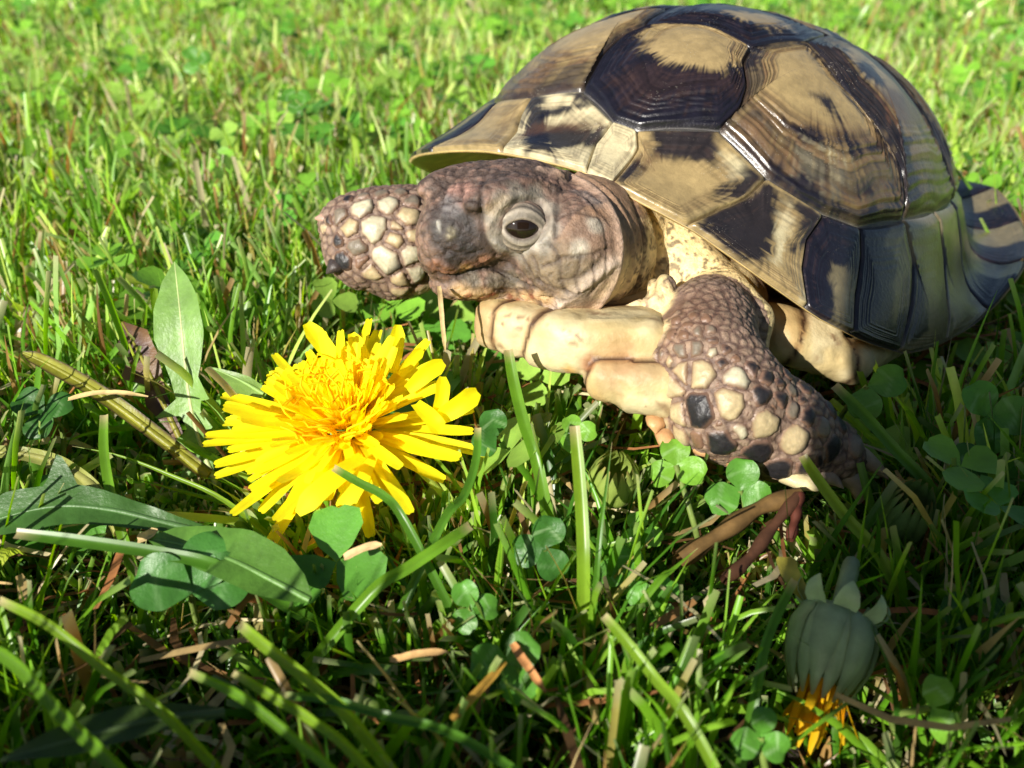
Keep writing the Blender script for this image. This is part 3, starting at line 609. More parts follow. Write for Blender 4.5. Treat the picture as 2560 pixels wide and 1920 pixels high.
    near = [(1753, 935, .30, 'c'), (1708, 935, .25, 'c'), (1684, 966, .26, 'c'), (1840, 946, .27, 'w'), (1822, 1007, .32, 'c'), (1912, 1058, .29, 'c'), (1985, 1098, .29, 'c'), (1750, 1025, .34, 'k'), (1800, 1105, .30, 'k'), (1891, 1130, .30, 'k'),
            (1847, 1080, .18, 'w'), (1697, 1033, .26, 'c'), (1702, 1090, .24, 'c'), (1704, 874, .19, 'g'), (1742, 870, .2, 'g'), (1778, 881, .17, 'w'), (1708, 839, .15, 'b'), (1720, 815, .13, 'b'), (1746, 830, .15, 'g'), (1771, 827, .14, 'g'), (1690, 800, .12, 'b'), (1735, 790, .12, 'b'), (1765, 795, .12, 'b'), (1680, 835, .13, 'b'),
            (1674, 902, .15, 'c'), (1655, 892, .13, 'g'), (1639, 892, .12, 'c'), (1636, 920, .12, 'c'), (1630, 950, .13, 'c'), (1650, 958, .15, 'c'), (1636, 993, .14, 'c'), (1657, 1015, .17, 'c'), (1634, 1030, .14, 'c'), (1655, 925, .13, 'g'), (1668, 1060, .2, 'c'), (1648, 1065, .15, 'b'),
            (1804, 910, .17, 'k'), (1815, 877, .14, 'k'), (1777, 852, .14, 'k'), (1878, 924, .18, 'k'), (1836, 899, .14, 'b'), (1914, 946, .16, 'k'), (1948, 960, .15, 'k'), (1977, 978, .17, 'g'), (1901, 989, .21, 'k'), (1952, 997, .2, 'k'), (1981, 1022, .2, 'g'), (2003, 1004, .13, 'k'), (2017, 1040, .2, 'k'), (2010, 970, .17, 'k'), (1966, 935, .16, 'k'),
            (2057, 1069, .2, 'g'), (2079, 1122, .28, 'k'), (2140, 1115, .24, 'g'), (2100, 1062, .2, 'k'), (2075, 1022, .2, 'k'), (1945, 1172, .28, 'k'), (2014, 1165, .22, 'k'), (1850, 1150, .2, 'b'), (1745, 1100, .2, 'b'), (2045, 1150, .2, 'k'), (1860, 1030, .12, 'g'), (1790, 960, .12, 'b'), (1790, 1060, .13, 'b'), (1870, 1000, .13, 'w'), (1935, 1020, .13, 'b')]
    far = [(906, 521, .30, 'w'), (970, 511, .28, 'w'), (1028, 504, .22, 'g'), (1021, 541, .28, 'c'), (994, 567, .2, 'c'), (933, 570, .34, 'w'), (877, 572, .28, 'c'), (987, 604, .27, 'c'), (1021, 636, .27, 'w'), (967, 648, .36, 'w'), (1030, 588, .22, 'c'), (955, 487, .2, 'g'), (999, 484, .2, 'g'), (890, 614, .28, 'g'),
           (1036, 685, .25, 'w'), (1077, 687, .2, 'c'), (931, 677, .25, 'c'), (1004, 700, .25, 'c'), (1058, 721, .28, 'c'), (999, 726, .22, 'c'), (850, 541, .22, 'g'), (826, 550, .16, 'k'), (906, 494, .18, 'g'), (850, 600, .2, 'k'), (860, 650, .25, 'k'), (905, 655, .2, 'b'), (870, 500, .16, 'k'), (940, 540, .14, 'b'), (1075, 600, .25, 'c'), (1075, 640, .22, 'c'), (1070, 540, .25, 'c')]
    pal = {'c': cream, 'w': lin(184, 176, 150), 'k': dark, 'g': grey, 'b': brn}
    reg_id = np.full(len(V), -1); scales = 0
    for lst, msk, hmax in ((near, nearleg, .045), (far, farleg, .05)):
        idx = np.where(msk)[0]; X = V[idx]
        K = cast([s[:2] for s in lst]); rad = np.array([s[2] for s in lst])*.82
        D = np.stack([np.linalg.norm(X-k, axis=1) for k in K], 1)
        An = D**2 - rad[None]**2          # power diagram: big scales take more room
        o2 = np.argsort(An, 1)[:, :2]; f1 = o2[:, 0]
        a1 = An[np.arange(len(X)), o2[:, 0]]; a2 = An[np.arange(len(X)), o2[:, 1]]
        sep = np.linalg.norm(K[o2[:, 0]]-K[o2[:, 1]], axis=1)
        bd = np.minimum((a2-a1)/(2*sep+1e-6), rad[f1]*1.12 - D[np.arange(len(X)), f1])   # distance to the cell border
        bd = bd - .022 + .05*(fbm(X, 6., 60)-.5)
        full_bd = np.full(len(V), -1.); full_bd[idx] = bd; full_f = np.full(len(V), -1); full_f[idx] = f1
        qb = full_bd[Q].min(1); qf = full_f[Q]; same = (qf == qf[:, :1]).all(1) & (qb > -.05)
        for k, (x, y, r, t) in enumerate(lst):
            Fk = Q[same & (qf[:, 0] == k)]
            if len(Fk) < 6: continue
            vi, inv = np.unique(Fk, return_inverse=True); Fk = inv.reshape(-1, 4); b = full_bd[vi]
            hh = hmax*(r/.3)**.7
            xb = np.clip((b+.01)/(r*.8), 0, 1); H = hh*1.45*np.sqrt(np.clip(1-(1-xb)**2, 0, 1))**1.2 - .03*smooth(.03, -.03, b) + .014*(n3_[vi]-.5); H = H*(1+.55*np.clip(((V[vi]-K[k]) @ np.array([.75, .05, -.6]))/r, -1, 1)*(b > 0))
            cv = V[vi]; dd = np.linalg.norm(cv-K[k], axis=1)
            c = np.tile(pal[t], (len(vi), 1)); e = smooth(.07, .0, b)[:, None]; c = c*(1-e) + lin(122, 94, 78)*e
            rg = .5+.5*np.sin(b*75+n1_[vi]*5); c = c*(1-.16*rg)[:, None]
            if t in 'cw':
                tip = smooth(.15, .75, ((cv-K[k]) @ np.array([.8, .1, -.55]))/r)*(.9 if (k*7) % 3 == 0 else .0); c = c*(1-tip[:, None]) + dark*tip[:, None]
            part('scale', cv + N[vi]*(H + up[vi]*.3)[:, None], Fk, M_HORN, body, np.clip(c, .004, .9)); scales += 1
    return body, V, Q, N
BODY, *_ = build_body()
# ---- claws
def claw(pts, radii, col, parent):
    """bent horn: pts centre line, radii per point"""
    P = np.array(pts, float); r = np.array(radii); t = np.linspace(0, 1, len(P)); u = np.linspace(0, 1, 14)
    P = np.stack([np.interp(u, t, P[:, k]) for k in range(3)], 1); r = np.interp(u, t, r); r[-1] = .004
    for _ in range(2): P[1:-1] = (P[:-2]+2*P[1:-1]+P[2:])/4
    d = unit(np.gradient(P, axis=0)); a = unit(np.cross(d, [0.2, .1, 1.])); b = np.cross(d, a); th = np.linspace(0, 2*np.pi, 14, endpoint=False)
    V = (P[:, None] + (a[:, None]*np.cos(th)[None, :, None] + b[:, None]*np.sin(th)[None, :, None]*.7)*r[:, None, None]).reshape(-1, 3)
    i = np.arange(14*14).reshape(14, 14); j = np.roll(i, -1, 1); F = np.stack([i[:-1], i[1:], j[1:], j[:-1]], -1).reshape(-1, 4)
    c = np.repeat(np.linspace(.7, 1.1, 14)[:, None]*np.asarray(col), 14, 0)*(.8+.4*fbm(V, 8., 3))[:, None]
    return part('claw', V, F, M_HORN, parent, c)
CL = lin(184, 162, 140)
claw([at(2090, 1125, 13.9), at(2150, 1140, 14.0), at(2200, 1175, 14.0), at(2222, 1200, 14.0)], [.26, .25, .13, .01], CL, BODY)
claw([at(2080, 1170, 13.7), at(2135, 1200, 13.7), at(2150, 1240, 13.7), at(2145, 1262, 13.7)], [.24, .2, .12, .01], CL*.9, BODY)
claw([at(1955, 1185, 13.1), at(2000, 1203, 13.0), at(2045, 1212, 13.0), at(2060, 1216, 13.0)], [.17, .17, .14, .02], lin(222, 206, 158), BODY)
claw([at(2020, 1165, 13.4), at(2075, 1190, 13.4), at(2110, 1222, 13.4)], [.2, .17, .01], CL*.8, BODY)
for x, y, x2, y2, d_ in [(1662, 1085, 1672, 1142, 12.85), (1735, 1110, 1790, 1150, 12.8), (1830, 1150, 1882, 1178, 12.85), (1640, 1050, 1640, 1085, 12.9)]:
    claw([at(x, y, d_+.15), at(x*.6+x2*.4, y*.6+y2*.4, d_), at(x2, y2, d_)], [.16, .13, .01], lin(196, 150, 104), BODY)
claw([at(835, 555, 16.2), at(812, 545, 16.1), at(786, 546, 16.1)], [.22, .17, .02], lin(176, 140, 124), BODY)
claw([at(838, 575, 16.1), at(815, 570, 16.0), at(808, 585, 16.0)], [.2, .16, .02], lin(170, 150, 120), BODY)
claw([at(860, 655, 16.1), at(835, 665, 15.9), at(815, 685, 15.9)], [.22, .18, .02], lin(60, 52, 50), BODY)
# ---- eyes
def eye_mat():
    m, n, l, b = mat_base('eye')
    b.inputs['Base Color'].default_value = (.012, .007, .005, 1); b.inputs['Roughness'].default_value = .03
    return m
M_EYE = eye_mat()
M_LID = attr_mat('eyelid_skin', rough=.5, spec=.45, bump=.5, bscale=2600, nscale=900, namt=.25)
def build_eye(sd):
    en = unit(HL*sd*.8 + HF*.62 + HU*.24); apex = h2w((-.03, .985*sd, -.03)); r = .40; c = apex - en*(r+.05)
    ex = unit(HF - en*(HF@en)); ey = np.cross(en, ex)*sd; tl = R(-16); ex, ey = ex*math.cos(tl)+ey*math.sin(tl), ey*math.cos(tl)-ex*math.sin(tl)
    if ey@HU < 0: ey = -ey
    n_, m_ = 28, 40
    ph = np.linspace(0, np.pi*.62, n_)[:, None]; th = np.linspace(0, 2*np.pi, m_, endpoint=False)[None]
    def sph(a, f, rad): return c + (en*np.cos(a)[..., None] + (ex*np.cos(f)[..., None] + ey*np.sin(f)[..., None])*np.sin(a)[..., None])*np.asarray(rad)[..., None]
    V = sph(ph+0*th, th+0*ph, r+0*ph+0*th).reshape(-1, 3)
    i = np.arange(n_*m_).reshape(n_, m_); j = np.roll(i, -1, 1); F = np.stack([i[:-1], i[1:], j[1:], j[:-1]], -1).reshape(-1, 4)
    o = part('eye', V, F, M_EYE); o['label'] = 'glossy dark brown eye'
    f = np.linspace(0, 2*np.pi, 64, endpoint=False); up_ = np.sin(f) > 0
    a_h, a_v = R(37), np.where(up_, R(19), R(21)); al = (np.abs(np.cos(f)/a_h)**1.6 + np.abs(np.sin(f)/a_v)**1.6)**(-1/1.6)
    q = np.r_[0, 0, .03, .08, np.linspace(.14, 1, 22)]; A = al[None] + (R(96)-al[None])*q[:, None]
    wr = .5+.5*np.sin(q[:, None]*27 + 1.2*np.sin(f)[None]*2 + 2.5*np.sin(3*f)[None]*q[:, None])
    rad = r + np.r_[-.02, .012, .03, .04, np.linspace(.045, -.03, 22)][:, None] + .016*wr*smooth(.05, .2, q)[:, None] + .02*np.exp(-((q[:, None]-.28)/.1)**2)*up_[None]
    V = sph(A, np.broadcast_to(f, A.shape), rad).reshape(-1, 3); k = len(q); i = np.arange(k*64).reshape(k, 64); j = np.roll(i, -1, 1); F = np.stack([i[:-1], i[1:], j[1:], j[:-1]], -1).reshape(-1, 4)
    nz = fbm(V, 6., 7).reshape(k, 64); cc = lin(142, 132, 118)*(.45+.6*wr+.7*(nz-.5))[..., None]; e = smooth(.3, .8, q[:, None] + .6*(nz-.5))[..., None]*np.where(up_, 1., .75)[None, :, None]; cc = cc*(1-e) + SKIN['head']*e*1.15
    rim = smooth(.06, .0, q)[:, None, None]; cc = cc*(1-.5*rim) + lin(96, 80, 72)*.5*rim
    o = part('eyelid', V, F, M_LID, TORT, np.clip(cc.reshape(-1, 3), .004, .9)); o['label'] = 'wrinkled pale grey eyelids'
for sd in (1, -1): build_eye(sd)
# ================================================================ plastron: thick pale belly plate with its scutes
def sd_plastron(P):
    back = np.array([.59, .81, -.14])
    def slabbox(a, b, L, hz, rd):
        t = unit(b-a); n = unit(back - t*(back@t)); u_ = np.cross(t, n); m = (a+b)/2 + n*L/2
        q = np.abs((P-m) @ np.stack([t, n, u_], 1)) - (np.array([np.linalg.norm(b-a)/2, L/2, hz])-rd)
        return np.linalg.norm(np.maximum(q, 0), axis=1) + np.minimum(q.max(1), 0) - rd
    d = smin(slabbox(at(1170, 806, 14.0), at(1300, 850, 13.35), 4.5, .40, .26), slabbox(at(1290, 850, 13.4), at(1420, 880, 12.95), 4.5, .44, .27), .1)
    d = smin(d, slabbox(at(1400, 876, 12.95), at(1680, 885, 12.85), 4.2, .42, .27), .12)
    d = smin(d, smin(slabbox(at(1450, 950, 12.9), at(1560, 985, 12.75), 4., .34, .3), slabbox(at(1530, 978, 12.75), at(1740, 1000, 12.6), 4., .42, .34), .12), .05)
    d = smin(d, s_ell(P, sh2w([-.3, .2, .62]), (6.2, 4.3, .42), SH_R), .5)
    br = smin(s_cap(P, at(1965, 850, 14.9), at(2120, 905, 15.2), .42, .34), s_cap(P, at(2120, 905, 15.2), at(2230, 850, 16.6), .34, .3), .2)
    br = smin(br, s_cap(P, at(1930, 800, 15.0), at(2060, 830, 15.2), .3, .3), .15)
    return smin(d, br, .12)
def build_plastron():
    V, Q = isosurface(sd_plastron, (-2.2, 9.8, 1.4), (10.5, 25.5, 5.6), .075)
    N = grad(sd_plastron, V); cast = Caster(V, Q)
    groups = [[(1190, 815)], [(1280, 840)], [(1345, 880), (1420, 850), (1540, 840), (1620, 850), (1400, 900)], [(1450, 965), (1540, 955), (1625, 960), (1500, 1010)], [(1960, 850)], [(2030, 880), (2100, 900)], [(2180, 895)]]
    K, G = [], []
    for gi, g in enumerate(groups):
        for k in cast(g): K.append(k); G.append(gi)
    rearpts = [sh2w([x, y, .3]) for x in (1., -2, -4.5) for y in (-2.4, 2.4)]
    for i, r_ in enumerate(rearpts): K.append(r_); G.append(len(groups)+i)
    K = np.array(K); G = np.array(G); V2 = V + .14*(np.stack([fbm(V, 1.2, 70), fbm(V, 1.2, 71), fbm(V, 1.2, 72)], 1)-.5)
    D = np.sqrt(((V2[:, None]-K[None])**2).sum(2)); lab = G[D.argmin(1)]
    first = D.min(1); second = np.where(G[None] == lab[:, None], 9, D).min(1); bd = (second-first)*.5
    n1_, n2_ = fbm(V, 1.6, 73), fbm(V, 7., 74)
    crack = smooth(.045, .0, np.abs(vnoise(V @ np.stack([unit(np.array([.81, -.59, .3]))*.5, [.59*2.2, .81*2.2, 0], [0, 0, 3.]], 1), 1.6, 77)-.5))*smooth(.5, .62, n1_)
    col = lin(180, 160, 114)*np.ones((len(V), 1))
    def bl(c, a):
        nonlocal col; a = np.clip(a, 0, 1)[:, None]; col = col*(1-a) + np.asarray(c)*a
    bl(lin(196, 182, 144), smooth(.45, .65, n1_)*.8); bl(lin(160, 126, 78), smooth(.42, .3, n1_)*.5)
    for px, r_, c, s_ in [((1540, 910), .42, lin(160, 128, 94), .6), ((1600, 920), .4, lin(160, 128, 94), .55), ((1470, 905), .16, lin(140, 84, 50), .7), ((1195, 815), .4, lin(150, 124, 92), .6), ((1315, 905), .1, lin(40, 34, 30), .85), ((1425, 925), .12, lin(206, 150, 70), .6)]:  # stains, plus the head's shadow painted brown on the far end
        d = np.linalg.norm(V-cast([px])[0], axis=1)*(.6+.8*n2_); bl(c, s_*smooth(r_*1.2, r_*.5, d))
    bl(lin(96, 52, 26), crack*.7)
    bl(lin(130, 84, 44), smooth(.09, .02, bd)*.5); bl(lin(56, 32, 20), smooth(.035, .012, bd)*.95)
    up = -.018*smooth(.04, 0, bd) + .02*(fbm(V, 2.6, 75)-.5) + .012*np.sin(n1_*46)*smooth(0, .3, bd) + .02*(n1_-.5)
    X = V + N*up[:, None]; lq = lab[Q]; same = (lq == lq[:, :1]).all(1)
    base = part('plastron', X, Q, M_PLAST, TORT, np.clip(col, .004, .9))
    base['label'] = 'pale cream belly plate below the neck'
    for g in range(G.max()+1):
        Fk = Q[same & (lq[:, 0] == g)]
        if len(Fk) < 6: continue
        vi, inv = np.unique(Fk, return_inverse=True)
        part('scute', X[vi] + N[vi]*(.016*smooth(.02, .07, bd[vi])-.008)[:, None], inv.reshape(-1, 4), M_PLAST, base, np.clip(col[vi]*(.9+.2*n2_[vi])[:, None], .004, .9))
build_plastron()
# hind legs and tail, mostly hidden under the shell
def build_hind(sd):
    pts = [(sh2w([-3.2, sd*3.2, 1.6]), 1.1), (sh2w([-4.2, sd*4.4, .6]), .85), (np.r_[sh2w([-4.4, sd*4.6, 0])[:2], GZ+.9], .72), (np.r_[sh2w([-3.9, sd*4.7, 0])[:2], GZ+.55], .6)]
    fn = lambda P: chain(P, pts, .3)
    A = np.array([p for p, _ in pts]); V, Q = isosurface(fn, A.min(0)-1.4, A.max(0)+1.4, .1); N = grad(fn, V)
    n3_ = fbm(V, 9., 80); part('hind_leg', V + N*(.06*(n3_-.5))[:, None], Q, M_SKIN, TORT, SKIN['leg']*(.6+.8*n3_)[:, None])
for sd in (1, -1): build_hind(sd)
# ================================================================ plants: builders
RNG = np.random.RandomState(11)
def spline(pts, n):            # Catmull-Rom through 3-D points
    P = np.array(pts, float); P = np.vstack([2*P[0]-P[1], P, 2*P[-1]-P[-2]]); m = len(P)-3; u = np.linspace(0, m-1e-6, n); i = u.astype(int); f = (u-i)[:, None]
    a, b, c, d = P[i], P[i+1], P[i+2], P[i+3]
    return .5*((2*b)+(c-a)*f+(2*a-5*b+4*c-d)*f*f+(3*b-a-3*c+d)*f**3)
def ribbon(C, face, wl, wr, fold=.15, shear=0., cols=5, curl=0.):
    """leaf sheet along centre line C; face ~ direction its upper side looks; wl/wr half widths; returns V, F, (s, u)"""
    n = len(C); T = unit(np.gradient(C, axis=0)); B = unit(np.cross(T, np.broadcast_to(face, C.shape))); N = np.cross(B, T)
    u = np.linspace(-1, 1, cols); L = np.linalg.norm(C[-1]-C[0])
    wd = np.where(u[None] < 0, wl[:, None], wr[:, None])
    off = u[None]*wd
    V = C[:, None] + B[:, None]*off[..., None] + N[:, None]*(np.abs(off)*fold + curl*off**2)[..., None] - T[:, None]*(np.abs(off)*shear)[..., None]
    i = np.arange(n*cols).reshape(n, cols); F = np.stack([i[:-1, :-1], i[:-1, 1:], i[1:, 1:], i[1:, :-1]], -1).reshape(-1, 4)
    return V.reshape(-1, 3), F, np.repeat(np.linspace(0, 1, n), cols), np.tile(u, n)
def tube(C, r, k=7):
    C = np.asarray(C, float); T = unit(np.gradient(C, axis=0)); A = unit(np.cross(T, [.13, .21, .97])); B = np.cross(T, A); th = np.linspace(0, 2*np.pi, k, endpoint=False)
    r = np.broadcast_to(r, (len(C),))
    V = (C[:, None]+(A[:, None]*np.cos(th)[None, :, None]+B[:, None]*np.sin(th)[None, :, None])*r[:, None, None]).reshape(-1, 3)
    i = np.arange(len(C)*k).reshape(-1, k); j = np.roll(i, -1, 1); return V, np.stack([i[:-1], j[:-1], j[1:], i[1:]], -1).reshape(-1, 4)
def keyed(s, K): K = np.array(K, float); return [np.interp(s, K[:, 0], K[:, k]) for k in range(1, K.shape[1])]
def single(name, V, F, mat, col, label, cat, group=None):      # one-mesh thing with its origin at its lowest point
    o = mesh(name, V, F, mat, None, col, org=W(V[np.argmin(V[:, 2])])); return tag(o, label, cat, group)
def sub(name, V, F, mat, parent, col, root):
    o = mesh(name, V, F, mat, None, col); o.parent = parent; o.location = -Vector(root.location) if parent is root else (0, 0, 0); return o
UPN = np.array([0, -.35, .94])
# ---------------------------------------------------------------- dandelion in flower
def build_dandelion():
    c0 = at(858, 1045, 13.3); ax = unit(np.array([-.12, -.34, .93])); e1 = unit(np.cross(ax, [0, 1, .3])); e2 = np.cross(ax, e1)
    root = empty('dandelion_flower', W([c0[0], c0[1], GZ])); tag(root, 'bright yellow dandelion flower in front of the tortoise\'s chin', 'flower')
    rr = np.random.RandomState(5)
    cen = c0 - ax*.35
    n = 285; ga = math.pi*(3-5**.5)
    for i in range(n):
        f = (i+.5)/n                                   # 0 centre .. 1 outside
        a = i*ga + rr.normal(0, .08)
        L = np.interp(f, [0, .25, .5, .75, 1], [.42, .66, 1.05, 1.5, 1.75])*rr.uniform(.74, 1.12)
        el = np.interp(f, [0, .25, .5, .75, 1], [80, 56, 34, 17, 5]) + rr.normal(0, 9)
        wd = np.interp(f, [0, .4, 1], [.04, .08, .105])*rr.uniform(.8, 1.15)
        rad = e1*math.cos(a)+e2*math.sin(a); sx = rad[0]
        drop = 0.
        if f > .5:
            if sx > .45 and rad[1] < .5: 
                if rr.rand() < .55: L *= rr.uniform(.35, .6); el += rr.uniform(15, 45)
            if rad[1] < -.75 and rr.rand() < .5: el -= 12; L *= .78; drop = .15
            if rad[1] > .5: L *= rr.uniform(.62, .95); el += rr.uniform(-4, 12)
        ec, es = math.cos(R(el)), math.sin(R(el)); d = rad*ec + ax*es
        b = cen + rad*(.1+.34*f) + ax*(.32*(1-f)**.5)
        t = np.linspace(0, 1, 9); bend = rr.normal(-.05, .12) - drop
        C = b + d*(t*L)[:, None] + (ax*.6*ec - rad*.6*es)*(bend*L*t**2)[:, None] + np.cross(d, ax)*(rr.normal(0, .05)*L*t**2)[:, None]
        w_ = wd*np.interp(t, [0, .15, .5, .85, 1], [.35, .6, 1, .95, .7]); face = unit(ax*ec - rad*es*.9 + rr.normal(0, .12, 3))
        V, F, s, u = ribbon(C, face, w_, w_, fold=rr.uniform(.1, .5), cols=5, curl=rr.uniform(-.6, .6))
        V = V.reshape(9, 5, 3); V[-1] += d*(np.array([0, .7, .2, .75, 0])*.045*L/1.6)[:, None]; V = V.reshape(-1, 3)     # toothed tip
        V += .012*(fbm(V, 5., i)-.5)[:, None]*ax*2
        base = np.array([.96, .78, .006]); tipc = np.array([.97, .89, .015]); cc = base*(1-s[:, None]) + tipc*s[:, None]
        
        cc = cc*(.88+.16*rr.rand())*(1-.12*(np.abs(u) < .3))[:, None]
        sub('petal', V, F, M_PETAL, root, cc, root)
    # curled styles of the central florets
    VV, FF, CC = [], [], []; k0 = 0
    for i in range(70):
        r_ = .62*math.sqrt(rr.rand()); a = rr.uniform(0, 6.283); rad = e1*math.cos(a)+e2*math.sin(a)
        b = cen + rad*r_ + ax*(.55 - .25*r_); h = rr.uniform(.35, .6); q = np.linspace(0, 1, 7); sd = rr.choice([-1, 1]); tn = np.cross(ax, rad)*sd
        C = b + ax*(h*np.sin(q*1.4))[:, None] + rad*(.35*r_*q)[:, None] + tn*(.13*(1-np.cos(np.clip(q-.6, 0, 1)*7)))[:, None]
        V, F = tube(C, .022*(1-.3*q), 4); VV.append(V); FF.append(F+k0); k0 += len(V); CC.append(np.tile(np.array([.96, .76, .008])*rr.uniform(.8, 1.15), (len(V), 1)))
    st = sub('style_cluster', np.vstack(VV), np.vstack(FF), M_PETAL, root, np.vstack(CC), root); st['kind'] = 'stuff'
    # involucre and stalk
    for i in range(16):
        a = i*2*math.pi/16; rad = e1*math.cos(a)+e2*math.sin(a); t = np.linspace(0, 1, 7); down = .9 if i % 2 else .2
        C = cen - ax*.55 + rad*(.22+.42*t)[:, None] + ax*(t*.55 - down*t**2*.8)[:, None]
        V, F, s, u = ribbon(C, ax-rad, .12*(1-t**2*.9), .12*(1-t**2*.9), .2, cols=3); sub('bract', V, F, M_LEAF, root, lin(96, 132, 60)*np.ones((len(V), 1)), root)
    C = spline([cen-ax*.3, cen-ax*.9+np.array([.1, .1, 0]), [cen[0]+.5, cen[1]+.5, GZ]], 10); V, F = tube(C, .17, 9); sub('stalk', V, F, M_LEAF, root, lin(150, 150, 84)*np.ones((len(V), 1)), root)
    # the bent-down broad floret at the near side
    for pts, w0 in (([at(905, 1140, 12.6), at(850, 1185, 12.2), at(790, 1235, 12.0), at(745, 1285, 12.0)], .15), ([at(930, 1150, 12.55), at(900, 1200, 12.3), at(870, 1250, 12.2), at(855, 1290, 12.2)], .14)):
        C = spline(pts, 12); t = np.linspace(0, 1, 12); w_ = w0*np.interp(t, [0, .3, .8, 1], [.5, .9, 1, .35]); V, F, s, u = ribbon(C, np.array([-.1, -.8, .6]), w_, w_, .15, cols=5)
        sub('petal', V, F, M_PETAL, root, np.array([.96, .88, .01])*np.ones((len(V), 1)), root)
    for pts, w0 in (([at(1088, 1044, 12.9), at(1103, 995, 12.8), at(1106, 942, 12.9)], .11), ([at(1019, 975, 13.2), at(1065, 935, 13.2), at(1109, 906, 13.3)], .13), ([at(979, 932, 13.7), at(990, 870, 13.9), at(994, 812, 13.9)], .12), ([at(925, 928, 13.8), at(900, 880, 13.9), at(878, 834, 14.0)], .12),
                    ([at(863, 935, 13.8), at(812, 870, 14.0), at(766, 809, 14.1)], .15), ([at(1090, 1050, 12.8), at(1150, 1012, 12.7), at(1194, 979, 12.8)], .15), ([at(1040, 1010, 12.9), at(1080, 1050, 12.6), at(1100, 1080, 12.6)], .13), ([at(1000, 940, 13.6), at(1030, 900, 13.7), at(1055, 874, 13.8)], .09)):
        C = spline(pts, 10); t = np.linspace(0, 1, 10); w_ = w0*np.interp(t, [0, .3, .8, 1], [.6, .9, 1, .45]); V, F, s, u = ribbon(C, np.array([.3, -.7, .5]), w_, w_, .4, cols=5)
        sub('petal', V, F, M_PETAL, root, np.array([.96, .88, .01])*np.ones((len(V), 1)), root)
    return cen
FLOWER_C = build_dandelion()
# ---------------------------------------------------------------- dandelion leaves
G1_, G2_, GY = lin(112, 148, 72), lin(66, 104, 46), lin(150, 160, 60)
def leaf(label, pts, K, face, col, fold=.25, shear=.5, n=70, rib=None, ribcol=None, curl=0., cat='leaf', name='dandelion_leaf', edge=None, wav=.05, patch=None):
    C = spline(pts, n); s = np.linspace(0, 1, n); wl, wr = keyed(s, K)
    V, F, sv, u = ribbon(C, np.asarray(face, float), wl, wr, fold, shear, 9, curl)
    V = V + np.asarray(unit(np.array(face, float)))*(wav*(fbm(V, 2.5, len(label))-.5)*2*np.abs(u))[:, None]
    nz = fbm(V, 3.5, 5+len(label)); c = np.asarray(col)*(.75+.5*nz)[:, None]
    vein = smooth(.1, .0, np.abs(((sv*n*.22 + np.abs(u)*1.6) % 1)-.5)-.36); c = c*(1+.10*vein)[:, None]
    if edge is not None: e = smooth(.6, 1., np.abs(u)+.3*(nz-.5))[:, None]; c = c*(1-e)+np.asarray(edge)*e
    if patch is not None: e = smooth(.5, .62, fbm(V, 1.6, 9))[:, None]*.8; c = c*(1-e)+np.asarray(patch)*e
    org = W(V[np.argmin(V[:, 2])])
    root = empty(name, org); tag(root, label, cat)
    sub('blade', V, F, M_LEAF, root, c, root)
    T = unit(np.gradient(C, axis=0)); fn = unit(np.asarray(face, float))
    rr_ = (rib or .05)*np.interp(s, [0, .3, 1], [1, .8, .25]); V2, F2 = tube(C - fn*.01, rr_, 7); sub('midrib', V2, F2, M_LEAF, root, np.tile(np.asarray(ribcol if ribcol is not None else np.asarray(col)*1.5+.03), (len(V2), 1)), root)
    return root
leaf('pale green upright dandelion leaf with toothed lower half, left of the yellow flower', [at(552, 1240, 15.0), at(505, 1120, 15.0), at(478, 1020, 15.0), at(462, 900, 15.0), at(450, 780, 15.05), at(436, 655, 15.3)],
     [(0, .04, .04), (.12, .08, .06), (.17, .7, .16), (.19, .12, .3), (.25, .12, .1), (.30, .75, .16), (.32, .14, .34), (.40, .2, .16), (.45, .62, .22), (.47, .22, .4), (.55, .26, .22), (.63, .34, .32), (.75, .47, .42), (.87, .44, .38), (.95, .26, .22), (1, .02, .02)], (-.15, -.85, .5), G1_, .18, .45, 90, .05, lin(190, 200, 140))
leaf('purplish brown withered dandelion leaf behind the pale upright leaf', [at(480, 1160, 15.5), at(410, 1010, 15.7), at(352, 890, 15.9), at(305, 805, 16.1)],
     [(0, .05, .05), (.2, .12, .1), (.4, .3, .12), (.5, .16, .2), (.65, .5, .3), (.72, .24, .3), (.85, .3, .34), (1, .03, .03)], (-.1, -.7, .6), lin(104, 74, 44), .1, .3, 60, .07, lin(140, 136, 50), patch=lin(60, 34, 40))
leaf('thick yellow-green leaf stalk with dark purple edge at the left', [at(520, 1190, 14.5), at(400, 1095, 14.5), at(250, 985, 14.7), at(130, 915, 14.9), at(58, 882, 15.0)],
     [(0, .1, .12), (.4, .12, .14), (.7, .14, .13), (.9, .11, .1), (1, .03, .03)], (.2, -.7, .65), lin(132, 132, 42), .6, 0, 60, .085, lin(140, 140, 46), edge=lin(58, 30, 34))
leaf('dark green dandelion leaf with one tall tooth lying at the left edge', [at(600, 1350, 12.3), at(430, 1310, 12.2), at(280, 1275, 12.2), at(150, 1265, 12.2), at(20, 1290, 12.2), at(-90, 1330, 12.2)],
     [(0, .05, .05), (.2, .14, .12), (.4, .25, .22), (.55, .3, .3), (.62, .32, .75), (.66, .34, .3), (.8, .3, .34), (.92, .2, .2), (1, .02, .02)], (.1, -.5, .85), G2_*.8, .2, .0, 70, .05)
